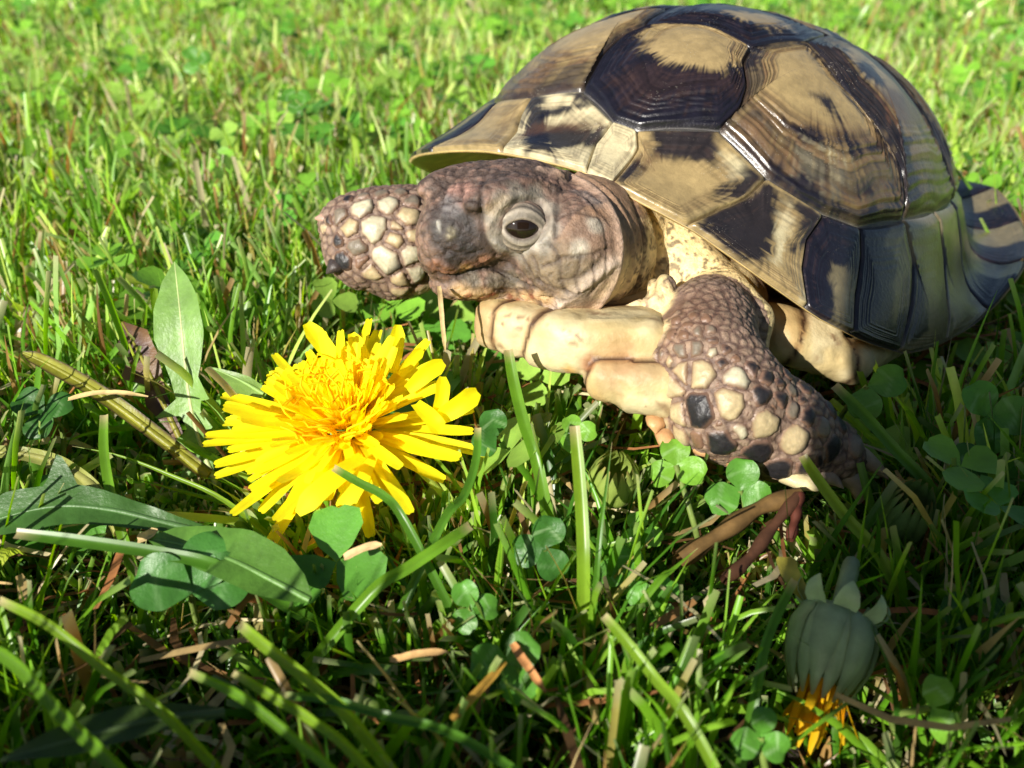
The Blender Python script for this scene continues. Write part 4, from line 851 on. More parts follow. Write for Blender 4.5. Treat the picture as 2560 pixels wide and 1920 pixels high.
leaf('broad dandelion leaf below the flower, half lit, with reddish rim', [at(775, 1500, 10.9), at(680, 1450, 11.0), at(580, 1400, 11.2), at(470, 1365, 11.6), at(370, 1345, 12.0)],
     [(0, .05, .05), (.12, .16, .24), (.3, .28, .4), (.5, .3, .42), (.7, .26, .32), (.88, .16, .2), (1, .02, .02)], (.1, -.45, .9), lin(78, 116, 44), .18, .1, 60, .05, edge=None)
leaf('curved pale leaf stalk arching along the left edge', [at(300, 1330, 12.6), at(245, 1230, 13.0), at(160, 1165, 13.3), at(60, 1135, 13.5), at(-40, 1130, 13.6)],
     [(0, .08, .08), (.5, .12, .12), (1, .09, .09)], (0, -.7, .7), lin(132, 136, 70), .5, 0, 40, .1, lin(150, 150, 84))
leaf('pointed green leaf lobe left of the flower head', [at(660, 985, 14.3), at(600, 950, 14.4), at(525, 918, 14.5)],
     [(0, .2, .1), (.4, .24, .12), (1, .01, .01)], (0, -.7, .7), lin(110, 140, 66), .1, 0, 30, .04)
leaf('dark dandelion leaf lying in the grass at the lower left corner', [at(560, 1780, 9.3), at(380, 1800, 9.0), at(180, 1850, 8.6), at(0, 1900, 8.4)],
     [(0, .05, .05), (.2, .12, .12), (.45, .18, .2), (.7, .16, .18), (1, .02, .02)], (.1, -.3, .95), lin(58, 78, 34), .15, .2, 50, .05)
# ---------------------------------------------------------------- clover leaves
def leaflet(c, d, nrm, L, wd, rr, n=19, cols=9):
    d = unit(d - nrm*(d@nrm)*.7); t = np.linspace(0, 1, n); C = c + d*(t*L)[:, None] + nrm*((.12*np.sin(t*3.1)+rr.normal(0, .03))*L*t)[:, None]
    tq = t**1.18; w_ = wd*np.sqrt(np.clip(1-(2*tq-1)**2, 0, 1))*np.interp(t, [0, .3, 1], [.55, .97, 1]); w_[0] = .03; C[-1] -= d*L*.05; w_[-1] = wd*.12
    V, F, s, u = ribbon(C, nrm, w_, w_, rr.uniform(.08, .35), 0, cols, rr.uniform(-.25, .15))
    V += nrm*(.03*(fbm(V, 4., int(abs(c[0]*97)))-.5))[:, None]
    return V, F, s, u
def clover_col(s, u, V, g, rr):
    c = np.asarray(g)*(.8+.4*fbm(V, 5., 3))[:, None]; ch = smooth(.07, .02, np.abs(s-(.62-.28*np.abs(u))))*rr.uniform(.1, .4); c = c*(1-ch[:, None]) + lin(170, 196, 150)*ch[:, None]
    vn = smooth(.16, .0, np.abs(((s*7+np.abs(u)*2.2) % 1)-.5)-.32)*.12; return c*(1+vn)[:, None]
def clover(label, px, py, d, size, nrm, rot, g, seed, sp=(0, 120, 240), group=None, wr=.5):
    rr = np.random.RandomState(seed); c = at(px, py, d+(.35 if d < 12.5 else 0)); size *= .86; nrm = unit(np.array(nrm, float)); a1 = unit(np.cross(nrm, [0, 1, .2])); a2 = np.cross(nrm, a1)
    root = empty('clover_leaf', W([c[0], c[1], GZ])); tag(root, label, 'clover', group)
    for k in sp:
        a = R(rot+k+rr.uniform(-8, 8)); dd = a1*math.cos(a)+a2*math.sin(a) + nrm*rr.uniform(-.1, .25)
        V, F, s, u = leaflet(c, dd, unit(nrm+rr.normal(0, .18, 3)), size*rr.uniform(.9, 1.1), size*wr, rr); sub('leaflet', V, F, M_LEAF, root, clover_col(s, u, V, np.asarray(g)*rr.uniform(.85, 1.15), rr), root)
    C = spline([c, c+np.array([rr.normal(0, .2), rr.normal(.1, .2), -.6]), [c[0]+rr.normal(0, .5), c[1]+rr.normal(.2, .4), GZ]], 9); V, F = tube(C, .045, 6); sub('stalk', V, F, M_LEAF, root, np.tile(lin(120, 140, 70), (len(V), 1)), root)
    return root
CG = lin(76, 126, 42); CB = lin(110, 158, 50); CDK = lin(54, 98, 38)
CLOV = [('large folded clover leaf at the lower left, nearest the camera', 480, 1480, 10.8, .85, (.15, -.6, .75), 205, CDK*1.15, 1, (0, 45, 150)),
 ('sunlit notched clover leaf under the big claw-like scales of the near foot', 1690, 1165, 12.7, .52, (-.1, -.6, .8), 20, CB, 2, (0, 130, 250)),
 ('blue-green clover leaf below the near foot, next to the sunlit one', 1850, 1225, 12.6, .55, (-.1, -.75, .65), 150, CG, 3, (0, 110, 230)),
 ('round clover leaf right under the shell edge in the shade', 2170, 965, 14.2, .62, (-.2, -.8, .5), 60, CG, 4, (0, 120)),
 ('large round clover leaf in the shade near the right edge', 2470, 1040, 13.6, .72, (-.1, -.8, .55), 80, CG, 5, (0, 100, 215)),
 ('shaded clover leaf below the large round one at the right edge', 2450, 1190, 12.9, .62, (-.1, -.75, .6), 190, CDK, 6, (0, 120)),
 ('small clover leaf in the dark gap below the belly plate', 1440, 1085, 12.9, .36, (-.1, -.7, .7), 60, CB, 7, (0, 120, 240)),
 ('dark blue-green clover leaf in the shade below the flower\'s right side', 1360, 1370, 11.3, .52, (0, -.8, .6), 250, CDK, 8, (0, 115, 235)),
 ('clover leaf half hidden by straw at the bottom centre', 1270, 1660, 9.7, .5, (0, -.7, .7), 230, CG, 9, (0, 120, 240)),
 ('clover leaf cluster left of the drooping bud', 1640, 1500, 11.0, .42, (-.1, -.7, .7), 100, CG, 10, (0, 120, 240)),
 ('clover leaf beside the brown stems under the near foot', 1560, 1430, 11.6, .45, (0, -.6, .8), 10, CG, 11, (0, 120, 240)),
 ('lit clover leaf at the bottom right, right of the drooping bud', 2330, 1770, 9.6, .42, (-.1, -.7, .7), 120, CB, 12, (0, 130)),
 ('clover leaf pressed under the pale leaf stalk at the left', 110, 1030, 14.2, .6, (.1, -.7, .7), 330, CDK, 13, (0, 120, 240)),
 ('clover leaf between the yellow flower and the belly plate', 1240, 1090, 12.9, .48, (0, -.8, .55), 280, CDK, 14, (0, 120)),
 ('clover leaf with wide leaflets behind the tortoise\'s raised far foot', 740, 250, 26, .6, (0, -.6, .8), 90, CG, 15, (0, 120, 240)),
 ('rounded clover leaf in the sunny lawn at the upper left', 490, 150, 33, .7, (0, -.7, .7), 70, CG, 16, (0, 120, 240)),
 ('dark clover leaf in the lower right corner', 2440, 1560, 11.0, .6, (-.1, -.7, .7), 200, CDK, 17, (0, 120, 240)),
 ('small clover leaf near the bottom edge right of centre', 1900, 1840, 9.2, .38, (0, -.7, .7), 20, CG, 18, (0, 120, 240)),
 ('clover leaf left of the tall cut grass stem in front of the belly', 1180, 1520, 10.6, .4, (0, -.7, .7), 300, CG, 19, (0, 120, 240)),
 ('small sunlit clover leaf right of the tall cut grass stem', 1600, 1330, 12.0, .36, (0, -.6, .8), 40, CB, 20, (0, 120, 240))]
for q in CLOV: clover(*q)
# ---------------------------------------------------------------- closed dandelion heads
def bud(label, px, py, d, L, r, ax, green, tuft=None, curl=True, seed=0, cat='flower bud'):
    rr = np.random.RandomState(seed); ax = unit(np.array(ax, float)); c = at(px, py, d); e1 = unit(np.cross(ax, [.3, 1, .1])); e2 = np.cross(ax, e1); b0 = c - ax*L*.5
    root = empty('dandelion_bud', W([c[0], c[1], GZ])); tag(root, label, cat)
    for i in range(15):
        a = 2*math.pi*i/15; rad = e1*math.cos(a)+e2*math.sin(a); t = np.linspace(0, 1, 12); prof = r*np.interp(t, [0, .08, .3, .6, .85, 1], [.35, .8, 1, .95, .72, .55])*(1 if i % 2 else .95)
        C = b0 + ax*(t*L)[:, None] + rad*prof[:, None]; w_ = 2*math.pi*r/15*.72*np.interp(t, [0, .2, .55, 1], [.9, 1.1, .9, .1])
        V, F, s, u = ribbon(C, rad, w_, w_, -.25, 0, 5); c_ = np.asarray(green)*(.75+.5*fbm(V, 6., i))[:, None]*(1-.25*(np.abs(u) > .8))[:, None]
        c_ = c_*(1-smooth(.85, 1, s)[:, None]*.6) + lin(150, 110, 70)*smooth(.85, 1, s)[:, None]*.6
        sub('bract', V, F, M_LEAF, root, c_, root)
    if curl:
        for i in range(8):
            a = 2*math.pi*(i+.3)/8; rad = e1*math.cos(a)+e2*math.sin(a); t = np.linspace(0, 1, 9)
            C = b0 + rad*(r*.62 + r*.36*np.sin(t*2.1))[:, None] - ax*(r*.62*t**1.3)[:, None] + ax*(.25*r); w_ = r*.27*np.interp(t, [0, .35, .7, 1], [.8, 1, .7, .08])
            V, F, s, u = ribbon(C, ax*.6+rad, w_, w_, .2, 0, 5); sub('bract', V, F, M_LEAF, root, np.asarray(green)*1.25*(.8+.4*fbm(V, 6., i+30))[:, None], root)
    if tuft is not None:
        for i in range(26):
            a = rr.uniform(0, 6.28); q = rr.uniform(0, .55)*r; rad = e1*math.cos(a)+e2*math.sin(a); t = np.linspace(0, 1, 6)
            C = b0 + ax*L*.8 + rad*q + (ax+rad*.35*rr.rand()+rr.normal(0, .15, 3))*(t*rr.uniform(.6, 1.)*L*.62)[:, None]; w_ = .05*np.interp(t, [0, .8, 1], [1, 1, .4]); V, F, s, u = ribbon(C, rad, w_, w_, .3, 0, 3)
            sub('petal', V, F, M_PETAL, root, np.tile(np.asarray(tuft)*rr.uniform(.5, 1.1), (len(V), 1)), root)
    C = spline([b0+ax*.1, b0-ax*.5+np.array([.1, .2, -.1]), [b0[0]+.5, b0[1]+.9, GZ]], 10); V, F = tube(C, .11, 8); sub('stalk', V, F, M_LEAF, root, np.tile(np.asarray(green)*.9, (len(V), 1)), root)
bud('drooping grey-green dandelion head with orange-yellow tip at the lower right', 2070, 1630, 10.9, 1.2, .56, (-.4, -.75, -.6), lin(152, 172, 132), (.9, .55, .01), True, 1)
bud('closed green dandelion bud in the shade below the claws', 2265, 1280, 13.0, 1.1, .42, (.0, -.35, .9), lin(104, 136, 80), None, False, 2)
bud('squat green bud with a torn top in front of the belly plate', 1535, 1195, 12.6, .75, .40, (.05, -.3, .95), lin(132, 150, 70), None, False, 3)
# ---------------------------------------------------------------- brown stems, straw and single blades
def stick(label, pts, r, col, name='plant_stem', cat='stem', mat=None, n=26, flat=False):
    C = spline(pts, n); t = np.linspace(0, 1, n)
    if flat:
        w_ = r*np.interp(t, [0, .1, .8, 1], [.7, 1, .9, .25]); V, F, s, u = ribbon(C, UPN, w_, w_, .35, 0, 5)
    else: V, F = tube(C, r*(1+.18*np.sin(t*17)), 8)
    V = V + .02*(fbm(V, 6., 9)-.5)[:, None]
    c = np.asarray(col)*(.55+.9*fbm(V, 5., 4))[:, None]
    return single(name, V, F, mat or M_DRY, c, label, cat)
stick('thick brown broken stem lying under the near foot', [at(1700, 1400, 11.9), at(1800, 1335, 12.1), at(1900, 1270, 12.4), at(2000, 1235, 12.6)], .12, lin(112, 86, 48))
stick('dark brown stem slanting down from the brown stem joint', [at(1995, 1240, 12.5), at(1930, 1320, 12.1), at(1870, 1400, 11.7), at(1810, 1450, 11.4)], .085, lin(84, 54, 36))
stick('short red-brown stem hanging from the stem joint', [at(2000, 1235, 12.5), at(1990, 1290, 12.3), at(1975, 1350, 12.1)], .07, lin(96, 50, 36))
stick('yellowish dry leaf curled right of the stem joint', [at(1960, 1395, 11.6), at(1975, 1440, 11.4), at(2010, 1500, 11.2)], .13, lin(176, 166, 70), 'dry_leaf', 'dry leaf', M_LEAF, flat=True)
stick('thin tan straw bent across the thick leaf stalk', [at(170, 1000, 14.2), at(230, 985, 14.2), at(300, 982, 14.2), at(370, 992, 14.1)], .05, lin(214, 186, 128), 'dry_straw', 'straw', flat=True)
stick('brown dry blade hanging under the tortoise\'s chin', [at(1098, 715, 13.2), at(1102, 760, 13.0), at(1108, 830, 13.0), at(1112, 880, 13.1)], .034, lin(196, 172, 124), 'dry_straw', 'straw', flat=True)
stick('golden dry straw leaning left at the bottom centre', [at(1130, 1800, 9.2), at(1190, 1735, 9.4), at(1265, 1655, 9.7)], .05, lin(190, 146, 60), 'dry_straw', 'straw', flat=True)
stick('orange-tan straw crossing the golden one at the bottom centre', [at(1280, 1610, 10.0), at(1320, 1670, 9.8), at(1365, 1730, 9.6)], .05, lin(190, 132, 80), 'dry_straw', 'straw', flat=True)
stick('short pale straw chip below the flower', [at(860, 1395, 11.2), at(915, 1370, 11.2), at(955, 1362, 11.2)], .06, lin(216, 180, 130), 'dry_straw', 'straw', flat=True)
stick('speckled tan straw piece in the dark grass at the bottom', [at(975, 1650, 10.2), at(1050, 1635, 10.1), at(1120, 1630, 10.1)], .045, lin(200, 160, 104), 'dry_straw', 'straw', flat=True)
stick('small cut straw chip left of the broad dandelion leaf', [at(345, 1350, 12.0), at(370, 1340, 12.0), at(395, 1325, 12.0)], .08, lin(214, 186, 130), 'dry_straw', 'straw', flat=True)
def blade(label, pts, w0, g, face=(0, -.75, .65), cut=True, n=16):
    p0 = np.array(pts[0]); dn = unit(p0-np.array(pts[1])); dz = GZ-p0[2]; pts = [p0+dn*2.2*np.array([1, 1, .2])+np.array([0, .3, dz-.1]), p0+dn*1.0+np.array([0, .05, dz*.3])] + list(pts); n += 8; w0 *= .85 if p0[1] > 8.2 else .62
    C = spline(pts, n); t = np.linspace(0, 1, n); w_ = w0*(np.interp(t, [0, .15, .85, 1], [.8, 1, .95, .8]) if cut else np.interp(t, [0, .15, .6, 1], [.8, 1, .7, .03])); V, F, s, u = ribbon(C, np.array(face, float), w_, w_, .45, 0, 5)
    c = np.asarray(g)*(.85+.3*fbm(V, 4., 6))[:, None]; c = c*(1-.18*(np.abs(u) < .2))[:, None]
    e = smooth(.93, 1., s)[:, None]; c = c*(1-e) + lin(190, 176, 130)*e; b = smooth(.18, 0, s)[:, None]*.6; c = c*(1-b) + lin(170, 170, 90)*b
    return single('grass_blade', V, F, M_GRASS, c, label, 'grass blade')
BG = lin(104, 150, 40); BG2 = lin(130, 166, 46); BD = lin(84, 132, 40)
blade('thick upright yellow-green grass stem with cut top in front of the belly', [at(1458, 1440, 11.2), at(1456, 1330, 11.2), at(1448, 1200, 11.3), at(1436, 1065, 11.4)], .10, BG2)
blade('thin dark green blade right of the thick cut stem', [at(1490, 1450, 11.2), at(1500, 1330, 11.2), at(1515, 1220, 11.3), at(1530, 1105, 11.4)], .055, BD, cut=False)
blade('upright blade with pale tip standing before the cream belly plate', [at(1345, 1170, 12.2), at(1310, 1060, 12.4), at(1285, 960, 12.6), at(1270, 875, 12.7)], .10, BG)
blade('long blade crossing in front of the near foot, tip on the scales', [at(2200, 1395, 11.9), at(2110, 1290, 12.1), at(2040, 1195, 12.3), at(2005, 1140, 12.4)], .10, BG2)
blade('dark blade leaning beside the claws in the shade', [at(2330, 1230, 13.2), at(2240, 1130, 13.3), at(2160, 1040, 13.4), at(2085, 965, 13.6)], .11, BD)
blade('bright green blade slanting down at the lower left, pale cut tip', [at(860, 1960, 8.0), at(740, 1850, 8.3), at(600, 1740, 8.6), at(475, 1680, 8.9)], .08, BG)
blade('dappled wide blade at the lower left edge', [at(420, 1790, 8.9), at(260, 1670, 9.2), at(120, 1560, 9.4), at(0, 1500, 9.6)], .09, BG2)
blade('wide blade below the dappled one in the lower left corner', [at(330, 1960, 8.0), at(170, 1800, 8.4), at(40, 1660, 8.8), at(-60, 1600, 9.0)], .11, BG)
blade('long horizontal blade with whitish end at the left', [at(560, 1425, 11.2), at(400, 1385, 11.2), at(200, 1355, 11.2), at(40, 1335, 11.2)], .10, BD, (0, -.5, .85))
blade('upright blade standing over the left leaf stalks', [at(310, 1345, 12.2), at(280, 1240, 12.5), at(262, 1130, 12.8), at(262, 1038, 13.0)], .09, BG)
blade('thin green blade running from the left stalks down to the right', [at(560, 1250, 12.9), at(430, 1190, 13.0), at(300, 1140, 13.1), at(180, 1115, 13.2)], .05, BG2, cut=False)
blade('blade rising left of the cut pair below the broad leaf', [at(880, 1800, 9.0), at(760, 1690, 9.3), at(670, 1620, 9.5), at(600, 1560, 9.7)], .11, BG2)
blade('narrow bright blade under the cut pair at the lower left', [at(890, 1890, 8.5), at(780, 1800, 8.8), at(680, 1740, 9.0), at(585, 1680, 9.2)], .085, BG2)
blade('thin blade leaning over the yellow flower\'s lower right', [at(1010, 1300, 11.4), at(960, 1240, 11.6), at(895, 1205, 11.8), at(835, 1170, 12.0)], .07, BD)
blade('crossed blade right of the flower, leaning right', [at(1110, 1300, 11.6), at(1160, 1240, 11.9), at(1190, 1150, 12.2), at(1195, 1070, 12.4)], .07, BD)
blade('blade slanting up right below the flower', [at(930, 1480, 10.8), at(1020, 1420, 10.9), at(1110, 1360, 11.0), at(1175, 1315, 11.2)], .09, BG)
blade('wide bright blade slanting down right of the bottom centre', [at(1720, 1800, 9.2), at(1640, 1700, 9.5), at(1570, 1610, 9.7), at(1510, 1540, 9.9)], .10, BG2)
blade('long blade lying at the bottom left of centre', [at(1140, 1840, 8.8), at(960, 1790, 8.9), at(820, 1750, 9.1), at(700, 1740, 9.3)], .08, BD, (0, -.4, .9))
blade('grey-green blade leaning over the drooping bud', [at(1890, 1720, 10.1), at(1910, 1620, 10.3), at(1940, 1540, 10.5), at(1985, 1450, 10.7)], .10, BD)
blade('bright short blade pointing up right below the brown stems', [at(1640, 1460, 11.2), at(1680, 1425, 11.3), at(1745, 1370, 11.4)], .07, BG, cut=False)
# ================================================================ the lawn
def seg_dist(X, a, b):
    a = np.asarray(a)[:2]; b = np.asarray(b)[:2]; ab = b-a; t = np.clip(((X-a)@ab)/(ab@ab+1e-9), 0, 1); return np.linalg.norm(X-a-t[:, None]*ab, axis=1)
def height_cap(X):
    """tallest blade (cm) that may grow at X without running into the animal, the flower or the lens"""
    h = np.full(len(X), 9.)
    f = SH_R[:2, 0]/np.linalg.norm(SH_R[:2, 0]); l = np.array([-f[1], f[0]]); q = X-SH_O[:2]; e = ((q@f)/7.3)**2 + ((q@l)/6.5)**2; e2 = ((q@f)/8.9)**2 + ((q@l)/7.6)**2; h = np.where((e2 < 1) & (q@f < 1.5), .9, h)
    h = np.where(e < 1.0, .9, np.where(e < 1.18, np.minimum(h, 1.7), h))
    for L, r0, h0, r1, h1 in ((LEGN[2:], .9, .5, 1.5, 1.2), (LEGF[1:], 1.0, .9, 1.6, 2.0), (LEGF2, .8, .9, 1.4, 2.0)):
        for (a, _), (b, _) in zip(L[:-1], L[1:]):
            d = seg_dist(X, a, b); h = np.where(d < r1, np.minimum(h, h1), h); h = np.where(d < r0, np.minimum(h, h0), h)
    gul = [at(1192, 815, 14.3), at(1395, 870, 13.35), at(1650, 870, 13.5)]; low = [at(1470, 985, 13.1), at(1690, 1000, 13.1)]
    for a, b in zip(gul[:-1], gul[1:]): h = np.where(seg_dist(X, a, b) < .8, np.minimum(h, 1.7), h)
    h = np.where(seg_dist(X, low[0], low[1]) < 1.1, np.minimum(h, 1.0), h)
    h = np.where(seg_dist(X, h2w((.7, 0, 0)), h2w((-1.5, 0, 0))) < 1.5, np.minimum(h, 2.4), h)
    d = np.linalg.norm(X-FLOWER_C[:2], axis=1); h = np.where(d < 2.1, np.minimum(h, 1.5), h)
    h = np.where(seg_dist(X, FLOWER_C, FLOWER_C*.7) < 1.6, np.minimum(h, 1.7), h)
    h = np.where(seg_dist(X, at(545, 1200, 15.0), at(545, 1200, 12.5)) < .6, np.minimum(h, .9), h)
    h = np.where(seg_dist(X, at(450, 1000, 15.0), at(450, 1000, 11.5)) < .9, np.minimum(h, .7), h)
    for px in ((400, 1095), (250, 985), (110, 910)): h = np.where(seg_dist(X, at(*px, 14.7), at(*px, 12.6)) < .6, np.minimum(h, .8), h)
    h = np.where(seg_dist(X, at(150, 1265, 12.2), at(430, 1310, 10.8)) < 1.0, np.minimum(h, 1.1), h)
    h = np.where(seg_dist(X, at(2065, 1640, 10.8), at(2065, 1640, 8.0)) < .9, np.minimum(h, .5), h)
    h = np.where(seg_dist(X, at(400, 1500, 10.4), at(400, 1500, 8.5)) < 1.0, np.minimum(h, 1.2), h)
    h = np.where(seg_dist(X, at(1850, 1190, 12.7), at(1850, 1190, 11.0)) < .9, np.minimum(h, .9), h)
    dc = np.linalg.norm(X, axis=1); h = np.where(dc < 5, np.minimum(h, .7), h); h = np.where(X[:, 1] < 8.5, np.minimum(h, 1.4+.12*np.clip(X[:, 1], 0, 9)), h)
    return h
def grow(X, rr, Lm, Ls, wm, rows, cols, lean, cutp, straw, fold=.4, green=None):
    N = len(X); cap = height_cap(X); L = np.clip(rr.normal(Lm, Ls, N), Lm*.35, Lm*1.9); le = np.abs(rr.normal(0, lean, N)); le = np.clip(le, 0, 1.35)
    hgt = L*np.cos(le*.8); sc = np.minimum(1, cap/np.maximum(hgt, .1)); L = L*sc; keep = L > .35; X, L, le = X[keep], L[keep], le[keep]; N = len(X)
    az = rr.uniform(0, 2*np.pi, N); t = np.linspace(0, 1, rows)[None, :, None]; dirh = np.stack([np.cos(az), np.sin(az), 0*az], 1)[:, None]
    curv = rr.normal(.25, .35, N)[:, None, None]; a0 = le[:, None, None]; ang = a0*(.6+.4*t) + curv*t*t*.8
    ds = (L/(rows-1))[:, None, None]; st = np.concatenate([np.zeros((N, 1, 1)), np.ones((N, rows-1, 1))], 1)*ds
    hx = np.cumsum(np.sin(ang)*st, 1); hz = np.cumsum(np.cos(ang)*st, 1); hz = np.maximum(hz, 0.02)
    tw = rr.normal(0, .35, N)[:, None, None]; side0 = np.stack([-np.sin(az), np.cos(az), 0*az], 1)[:, None]
    C = np.concatenate([X, np.full((N, 1), GZ-.05)], 1)[:, None] + dirh*hx + np.array([0, 0, 1.])*hz + side0*(tw*.3*L[:, None, None]*t*t)
    T = unit(np.gradient(C, axis=1)); rot = (rr.uniform(0, np.pi, N)*.0+rr.normal(0, .6, N))[:, None, None] + tw*t*2
    B0 = unit(np.cross(T, dirh + np.array([0, 0, .01]))); Nn = np.cross(B0, T); B = B0*np.cos(rot) + Nn*np.sin(rot); Nn = np.cross(B, T)
    w = np.clip(rr.normal(wm, wm*.35, N), wm*.35, wm*2.2)[:, None, None]; cut = (rr.rand(N) < cutp)[:, None, None]
    prof = np.where(cut, np.interp(t, [0, .2, .8, 1], [.75, 1, .95, .85]), np.interp(t, [0, .2, .6, 1], [.75, 1, .75, .04])); hw = w*prof
    u = np.linspace(-1, 1, cols)
    V = C[:, :, None] + B[:, :, None]*(hw[..., None]*u[None, None, :, None]) + Nn[:, :, None]*(hw[..., None]*np.abs(u)[None, None, :, None]*fold)
    k = np.arange(N*rows*cols).reshape(N, rows, cols); F = np.stack([k[:, :-1, :-1], k[:, :-1, 1:], k[:, 1:, 1:], k[:, 1:, :-1]], -1).reshape(-1, 4)
    pal = np.array([lin(126, 180, 48), lin(156, 200, 62), lin(190, 216, 100), lin(106, 160, 52), lin(146, 190, 96), lin(94, 142, 42)]) if green is None else green
    c = pal[rr.randint(0, len(pal), N)]*rr.uniform(.75, 1.2, (N, 1)); sp = np.array([lin(206, 182, 126), lin(176, 140, 84), lin(224, 210, 168), lin(190, 178, 96), lin(150, 112, 66)])
    ss = rr.rand(N) < straw; c[ss] = sp[rr.randint(0, 5, ss.sum())]*rr.uniform(.6, 1., (ss.sum(), 1))
    cv = np.repeat(c[:, None], rows, 1); tt = t[..., 0][..., None]
    bs = np.clip(1-tt*3.2, 0, 1)*rr.uniform(.2, .9, (N, 1, 1)); cv = cv*(1-bs) + lin(168, 160, 96)*.75*bs
    tp = np.clip((tt-.8)*5, 0, 1)*cut*rr.uniform(0, .9, (N, 1, 1)); cv = cv*(1-tp) + lin(206, 198, 158)*.8*tp
    return V.reshape(-1, 3), F, np.repeat(cv[:, :, None], cols, 2).reshape(-1, 3)
def scatter(rr, n, y0, y1, spread=.78, pad=5., clump=.0):
    y = np.sqrt(rr.uniform(0, 1, n)*((y1+pad)**2-(y0+pad)**2) + (y0+pad)**2) - pad; x = rr.uniform(-1, 1, n)*(pad+spread*np.maximum(y, 0)); X = np.stack([x, y], 1)
    return X + rr.normal(0, .12, X.shape)
def build_lawn():
    rr = np.random.RandomState(21); parts = []
    def add(*a, **k): parts.append(grow(*a, **k))
    near = np.array([lin(92, 148, 30), lin(116, 168, 40), lin(74, 124, 30), lin(132, 178, 54), lin(62, 108, 34)])  # darkened greens: foreground shade put into the blade colour
    far = np.array([lin(150, 196, 66), lin(178, 212, 86), lin(206, 224, 130), lin(132, 184, 62), lin(170, 206, 116), lin(116, 168, 54)])  # lightened greens: brightness of sunlit tips put into the blade colour
    def tufts(n, y0, y1, m, sd): c = scatter(rr, n, y0, y1); return np.repeat(c, m, 0) + rr.normal(0, sd, (n*m, 2))
    add(tufts(2100, -2, 12.5, 4, .22), rr, 1.9, .6, .045, 6, 3, .8, .6, .12, green=near)
    add(tufts(4600, 10, 26, 4, .25), rr, 2.1, .65, .056, 7, 3, .6, .6, .17)
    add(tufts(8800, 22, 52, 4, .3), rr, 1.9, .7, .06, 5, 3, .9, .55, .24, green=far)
    add(tufts(10000, 46, 118, 4, .4), rr, 2.0, .8, .075, 4, 2, .95, .5, .28, green=np.minimum(far*1.2, .85))  # far greens raised again, a brightly lit background put into the colour
    # low, half-lying blades that close the sward
    add(np.vstack([scatter(rr, 1800, -3, 12), scatter(rr, 3400, 11, 24)]), rr, 1.7, .6, .05, 6, 2, 1.0, .4, .25, green=near)
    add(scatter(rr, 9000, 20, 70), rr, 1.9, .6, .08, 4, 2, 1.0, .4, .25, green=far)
    # sparser, wider blades out to the sides and behind the camera
    n = 60000; a = rr.uniform(0, 2*np.pi, n); d = 3+rr.rand(n)**.75*140; X = np.stack([np.cos(a)*d, np.sin(a)*d+14], 1); X = X[(np.abs(X[:, 0]) > 4+.74*np.maximum(X[:, 1], 0)) | (X[:, 1] < -2)]
    add(X, rr, 2.2, .6, .11, 4, 2, .7, .5, .15)
    n = 9000; a = rr.uniform(0, 2*np.pi, n); d = 3+rr.rand(n)**.7*32; X = np.stack([np.cos(a)*d, np.sin(a)*d+10], 1); X = X[(np.abs(X[:, 0]) > 4+.74*np.maximum(X[:, 1], 0)) | (X[:, 1] < -2)]
    add(X, rr, 2.0, .6, .07, 5, 2, .7, .5, .15)
    V, F, C, k = [], [], [], 0
    for v, f, c in parts: V.append(v); F.append(f+k); C.append(c); k += len(v)
    o = mesh('lawn_grass', np.vstack(V), np.vstack(F), M_GRASS, None, np.vstack(C)); tag(o, 'short mown green grass with cut straw-coloured tips all over the lawn', 'grass', None, 'stuff'); print('lawn quads', sum(len(f) for f in F))
build_lawn()
def build_shade_clump():        # unseen tussock added beside the camera to dapple the near grass with shade
    rr = np.random.RandomState(61); n = 230; X = np.stack([np.minimum(rr.normal(-8.2, 2.6, n), -3.6-rr.rand(n)), np.clip(rr.normal(.8, 1.1, n), -2.5, 2.8)], 1); L = rr.uniform(3.8, 6.6, n); V, F, C = [], [], []; k = 0
    t = np.linspace(0, 1, 8)
    for i in range(n):
        a = rr.uniform(0, 6.28); le = abs(rr.normal(0, .35)); dh = np.array([math.cos(a), math.sin(a), 0]); dh[0] -= .3
        Cn = np.array([X[i, 0], X[i, 1], GZ]) + np.array([0, 0, 1.])*(t*L[i]*(1-.25*le*t))[:, None] + dh*(le*L[i]*t**1.6*.6)[:, None]
        w_ = rr.uniform(.12, .5)*np.interp(t, [0, .2, .6, 1], [.8, 1, .8, .05]); v, f, s_, u_ = ribbon(Cn, np.array([rr.normal(), rr.normal(), .2]), w_, w_, .3, 0, 3); V.append(v); F.append(f+k); k += len(v); C.append(np.tile(lin(96, 146, 44)*rr.uniform(.7, 1.2), (len(v), 1)))
    o = mesh('shade_tussock', np.vstack(V), np.vstack(F), M_GRASS, None, np.vstack(C)); tag(o, 'tall grass added out of view at the left to dapple the near grass', 'grass', None, 'stuff')
build_shade_clump()
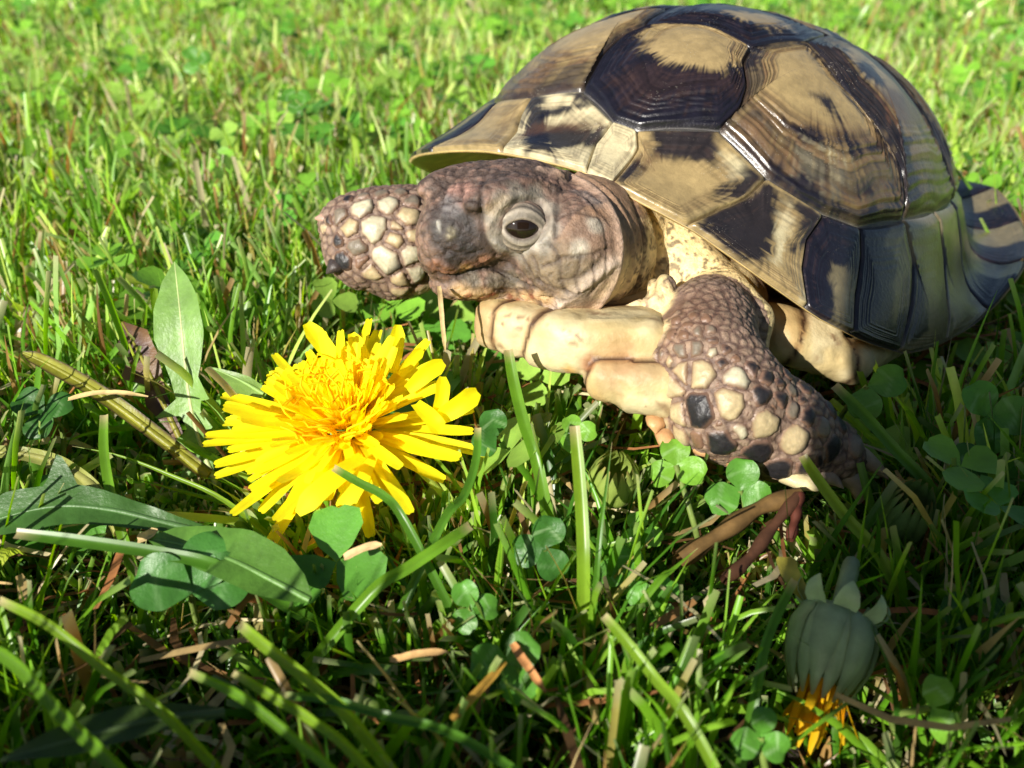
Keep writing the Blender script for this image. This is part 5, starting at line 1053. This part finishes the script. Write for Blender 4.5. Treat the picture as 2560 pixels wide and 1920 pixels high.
def build_cover():             # clover carpet far too dense to count
    rr = np.random.RandomState(33); X = np.vstack([scatter(rr, 260, 9, 24), scatter(rr, 3400, 20, 95)]); n1_ = fbm(np.concatenate([X, 0*X[:, :1]], 1), .16, 90); X = X[n1_ > .44]
    cap = height_cap(X); X, cap = X[cap > .6], cap[cap > .6]; N = len(X); h = np.minimum(rr.uniform(1.2, 2.3, N), cap); V, F, C = [], [], []; k0 = 0
    ka = np.linspace(-2.6, 2.6, 8); shp = np.stack([.5+.5*np.cos(ka*.95), np.sin(ka*.95)*.52], 1); shp = np.vstack([[0, 0], shp[:-1], [1.0*.98, .0]])
    ring = np.array([(0, 0), (.25, .30), (.6, .5), (.88, .42), (1., .12), (.95, 0), (1., -.12), (.88, -.42), (.6, -.5), (.25, -.30)])
    for i in range(N):
        nrm = unit(np.array([rr.normal(0, .35), -.35+rr.normal(0, .3), 1.])); a1 = unit(np.cross(nrm, [.3, 1, 0])); a2 = np.cross(nrm, a1); c = np.array([X[i, 0], X[i, 1], GZ+h[i]]); r0 = rr.uniform(0, 6.28); sz = rr.uniform(.5, .85); g = [CG*1.3, CB*1.15, CB, lin(134, 170, 70)][rr.randint(4)]*rr.uniform(.8, 1.2)
        for q in range(3):
            a = r0+q*2.094; d1 = a1*math.cos(a)+a2*math.sin(a); d2 = np.cross(nrm, d1)
            v = c + d1*(ring[:, :1]*sz) + d2*(ring[:, 1:]*sz) + nrm*(np.abs(ring[:, 1:])*.22*sz + .1*sz*ring[:, :1])
            V.append(v); F += [[k0, k0+1, k0+2, k0+5], [k0+2, k0+3, k0+4, k0+5], [k0, k0+5, k0+8, k0+9], [k0+5, k0+6, k0+7, k0+8]]; C.append(np.tile(g*rr.uniform(.85, 1.15), (10, 1))); k0 += 10
    o = mesh('clover_carpet', np.vstack(V), np.array(F), M_LEAF, None, np.vstack(C)); tag(o, 'small clover leaves mixed through the lawn', 'clover', None, 'stuff')
build_cover()
def build_thatch():            # dry clippings and dead stalks lying between the plants
    rr = np.random.RandomState(44); X = np.vstack([scatter(rr, 2600, 2, 18), scatter(rr, 4200, 14, 75)]); cap = height_cap(X); X = X[cap > .85]; N = len(X)
    az = rr.uniform(0, 6.28, N); L = rr.uniform(.4, 2.0, N); z0 = GZ + rr.uniform(.05, 1.5, N)**1.0*np.where(rr.rand(N) < .5, .4, 1); tilt = rr.normal(0, .3, N); t = np.linspace(-.5, .5, 4)[None, :, None]
    d = np.stack([np.cos(az), np.sin(az), np.sin(tilt)], 1)[:, None]; sdv = np.stack([-np.sin(az), np.cos(az), 0*az], 1)[:, None]
    C = np.concatenate([X, z0[:, None]], 1)[:, None] + d*t*L[:, None, None] + sdv*(t*t*rr.normal(0, .5, N)[:, None, None]*L[:, None, None]); w = rr.uniform(.02, .075, N)[:, None, None]*np.interp(t, [-.5, 0, .5], [.6, 1, .5])
    V = np.stack([C-sdv*w, C+sdv*w+np.array([0, 0, .02])], 2); k = np.arange(N*8).reshape(N, 4, 2); F = np.stack([k[:, :-1, 0], k[:, :-1, 1], k[:, 1:, 1], k[:, 1:, 0]], -1).reshape(-1, 4)
    sp = np.array([lin(200, 170, 112), lin(150, 110, 66), lin(222, 206, 160), lin(104, 74, 44), lin(180, 120, 70)]); c = sp[rr.randint(0, 5, N)]*rr.uniform(.5, 1., (N, 1)); c = np.repeat(c, 8, 0)
    o = mesh('dry_clippings', V.reshape(-1, 3), F, M_DRY, None, c); tag(o, 'dry straw clippings scattered between the grass blades', 'straw', None, 'stuff')
build_thatch()
# ================================================================ the phone taking the picture (its shadow falls over the right of the tortoise)
def build_phone():
    f = np.array([0, _cp, -_sp]); u = np.array([0, _sp, _cp]); r = np.array([1., 0, 0]); o = CAMP - f*.45
    def slab(x0, x1, y0, y1, z0, z1, rad=.5, n=6):
        pts = []
        for cx, cy, a in ((x1-rad, y1-rad, 0), (x0+rad, y1-rad, 90), (x0+rad, y0+rad, 180), (x1-rad, y0+rad, 270)):
            for k in range(n): b = R(a+90*k/(n-1)); pts.append((cx+rad*math.cos(b), cy+rad*math.sin(b)))
        P = np.array(pts); m = len(P); V = np.vstack([o + r*P[:, :1] + u*P[:, 1:] + f*z for z in (z0, z1)])
        F = [list(range(m, 2*m)), list(range(m-1, -1, -1))] + [[k, (k+1) % m, m+(k+1) % m, m+k] for k in range(m)]
        return V, F
    m, n, l, b = mat_base('phone_plastic'); b.inputs['Base Color'].default_value = (.02, .02, .022, 1); b.inputs['Roughness'].default_value = .35
    m2, n, l, b2 = mat_base('phone_glass'); b2.inputs['Base Color'].default_value = (.01, .01, .012, 1); b2.inputs['Roughness'].default_value = .08
    root = empty('smartphone', W(o)); tag(root, 'black smartphone held just behind the viewpoint', 'phone')
    for nm, a, mm in (('case', (-4.1, 8.9, -3.1, 4.0, -.85, 0), m), ('screen', (-3.2, 8.0, -2.8, 3.7, -.87, -.851), m2), ('camera_ring', (-.42, .42, -.42, .42, .002, .1), m2)):
        V, F = slab(*a, rad=.4 if nm == 'camera_ring' else .6); ob = mesh(nm, V, F, mm, None, None, smooth_=False); ob.parent = root; ob.location = -Vector(root.location)
build_phone()
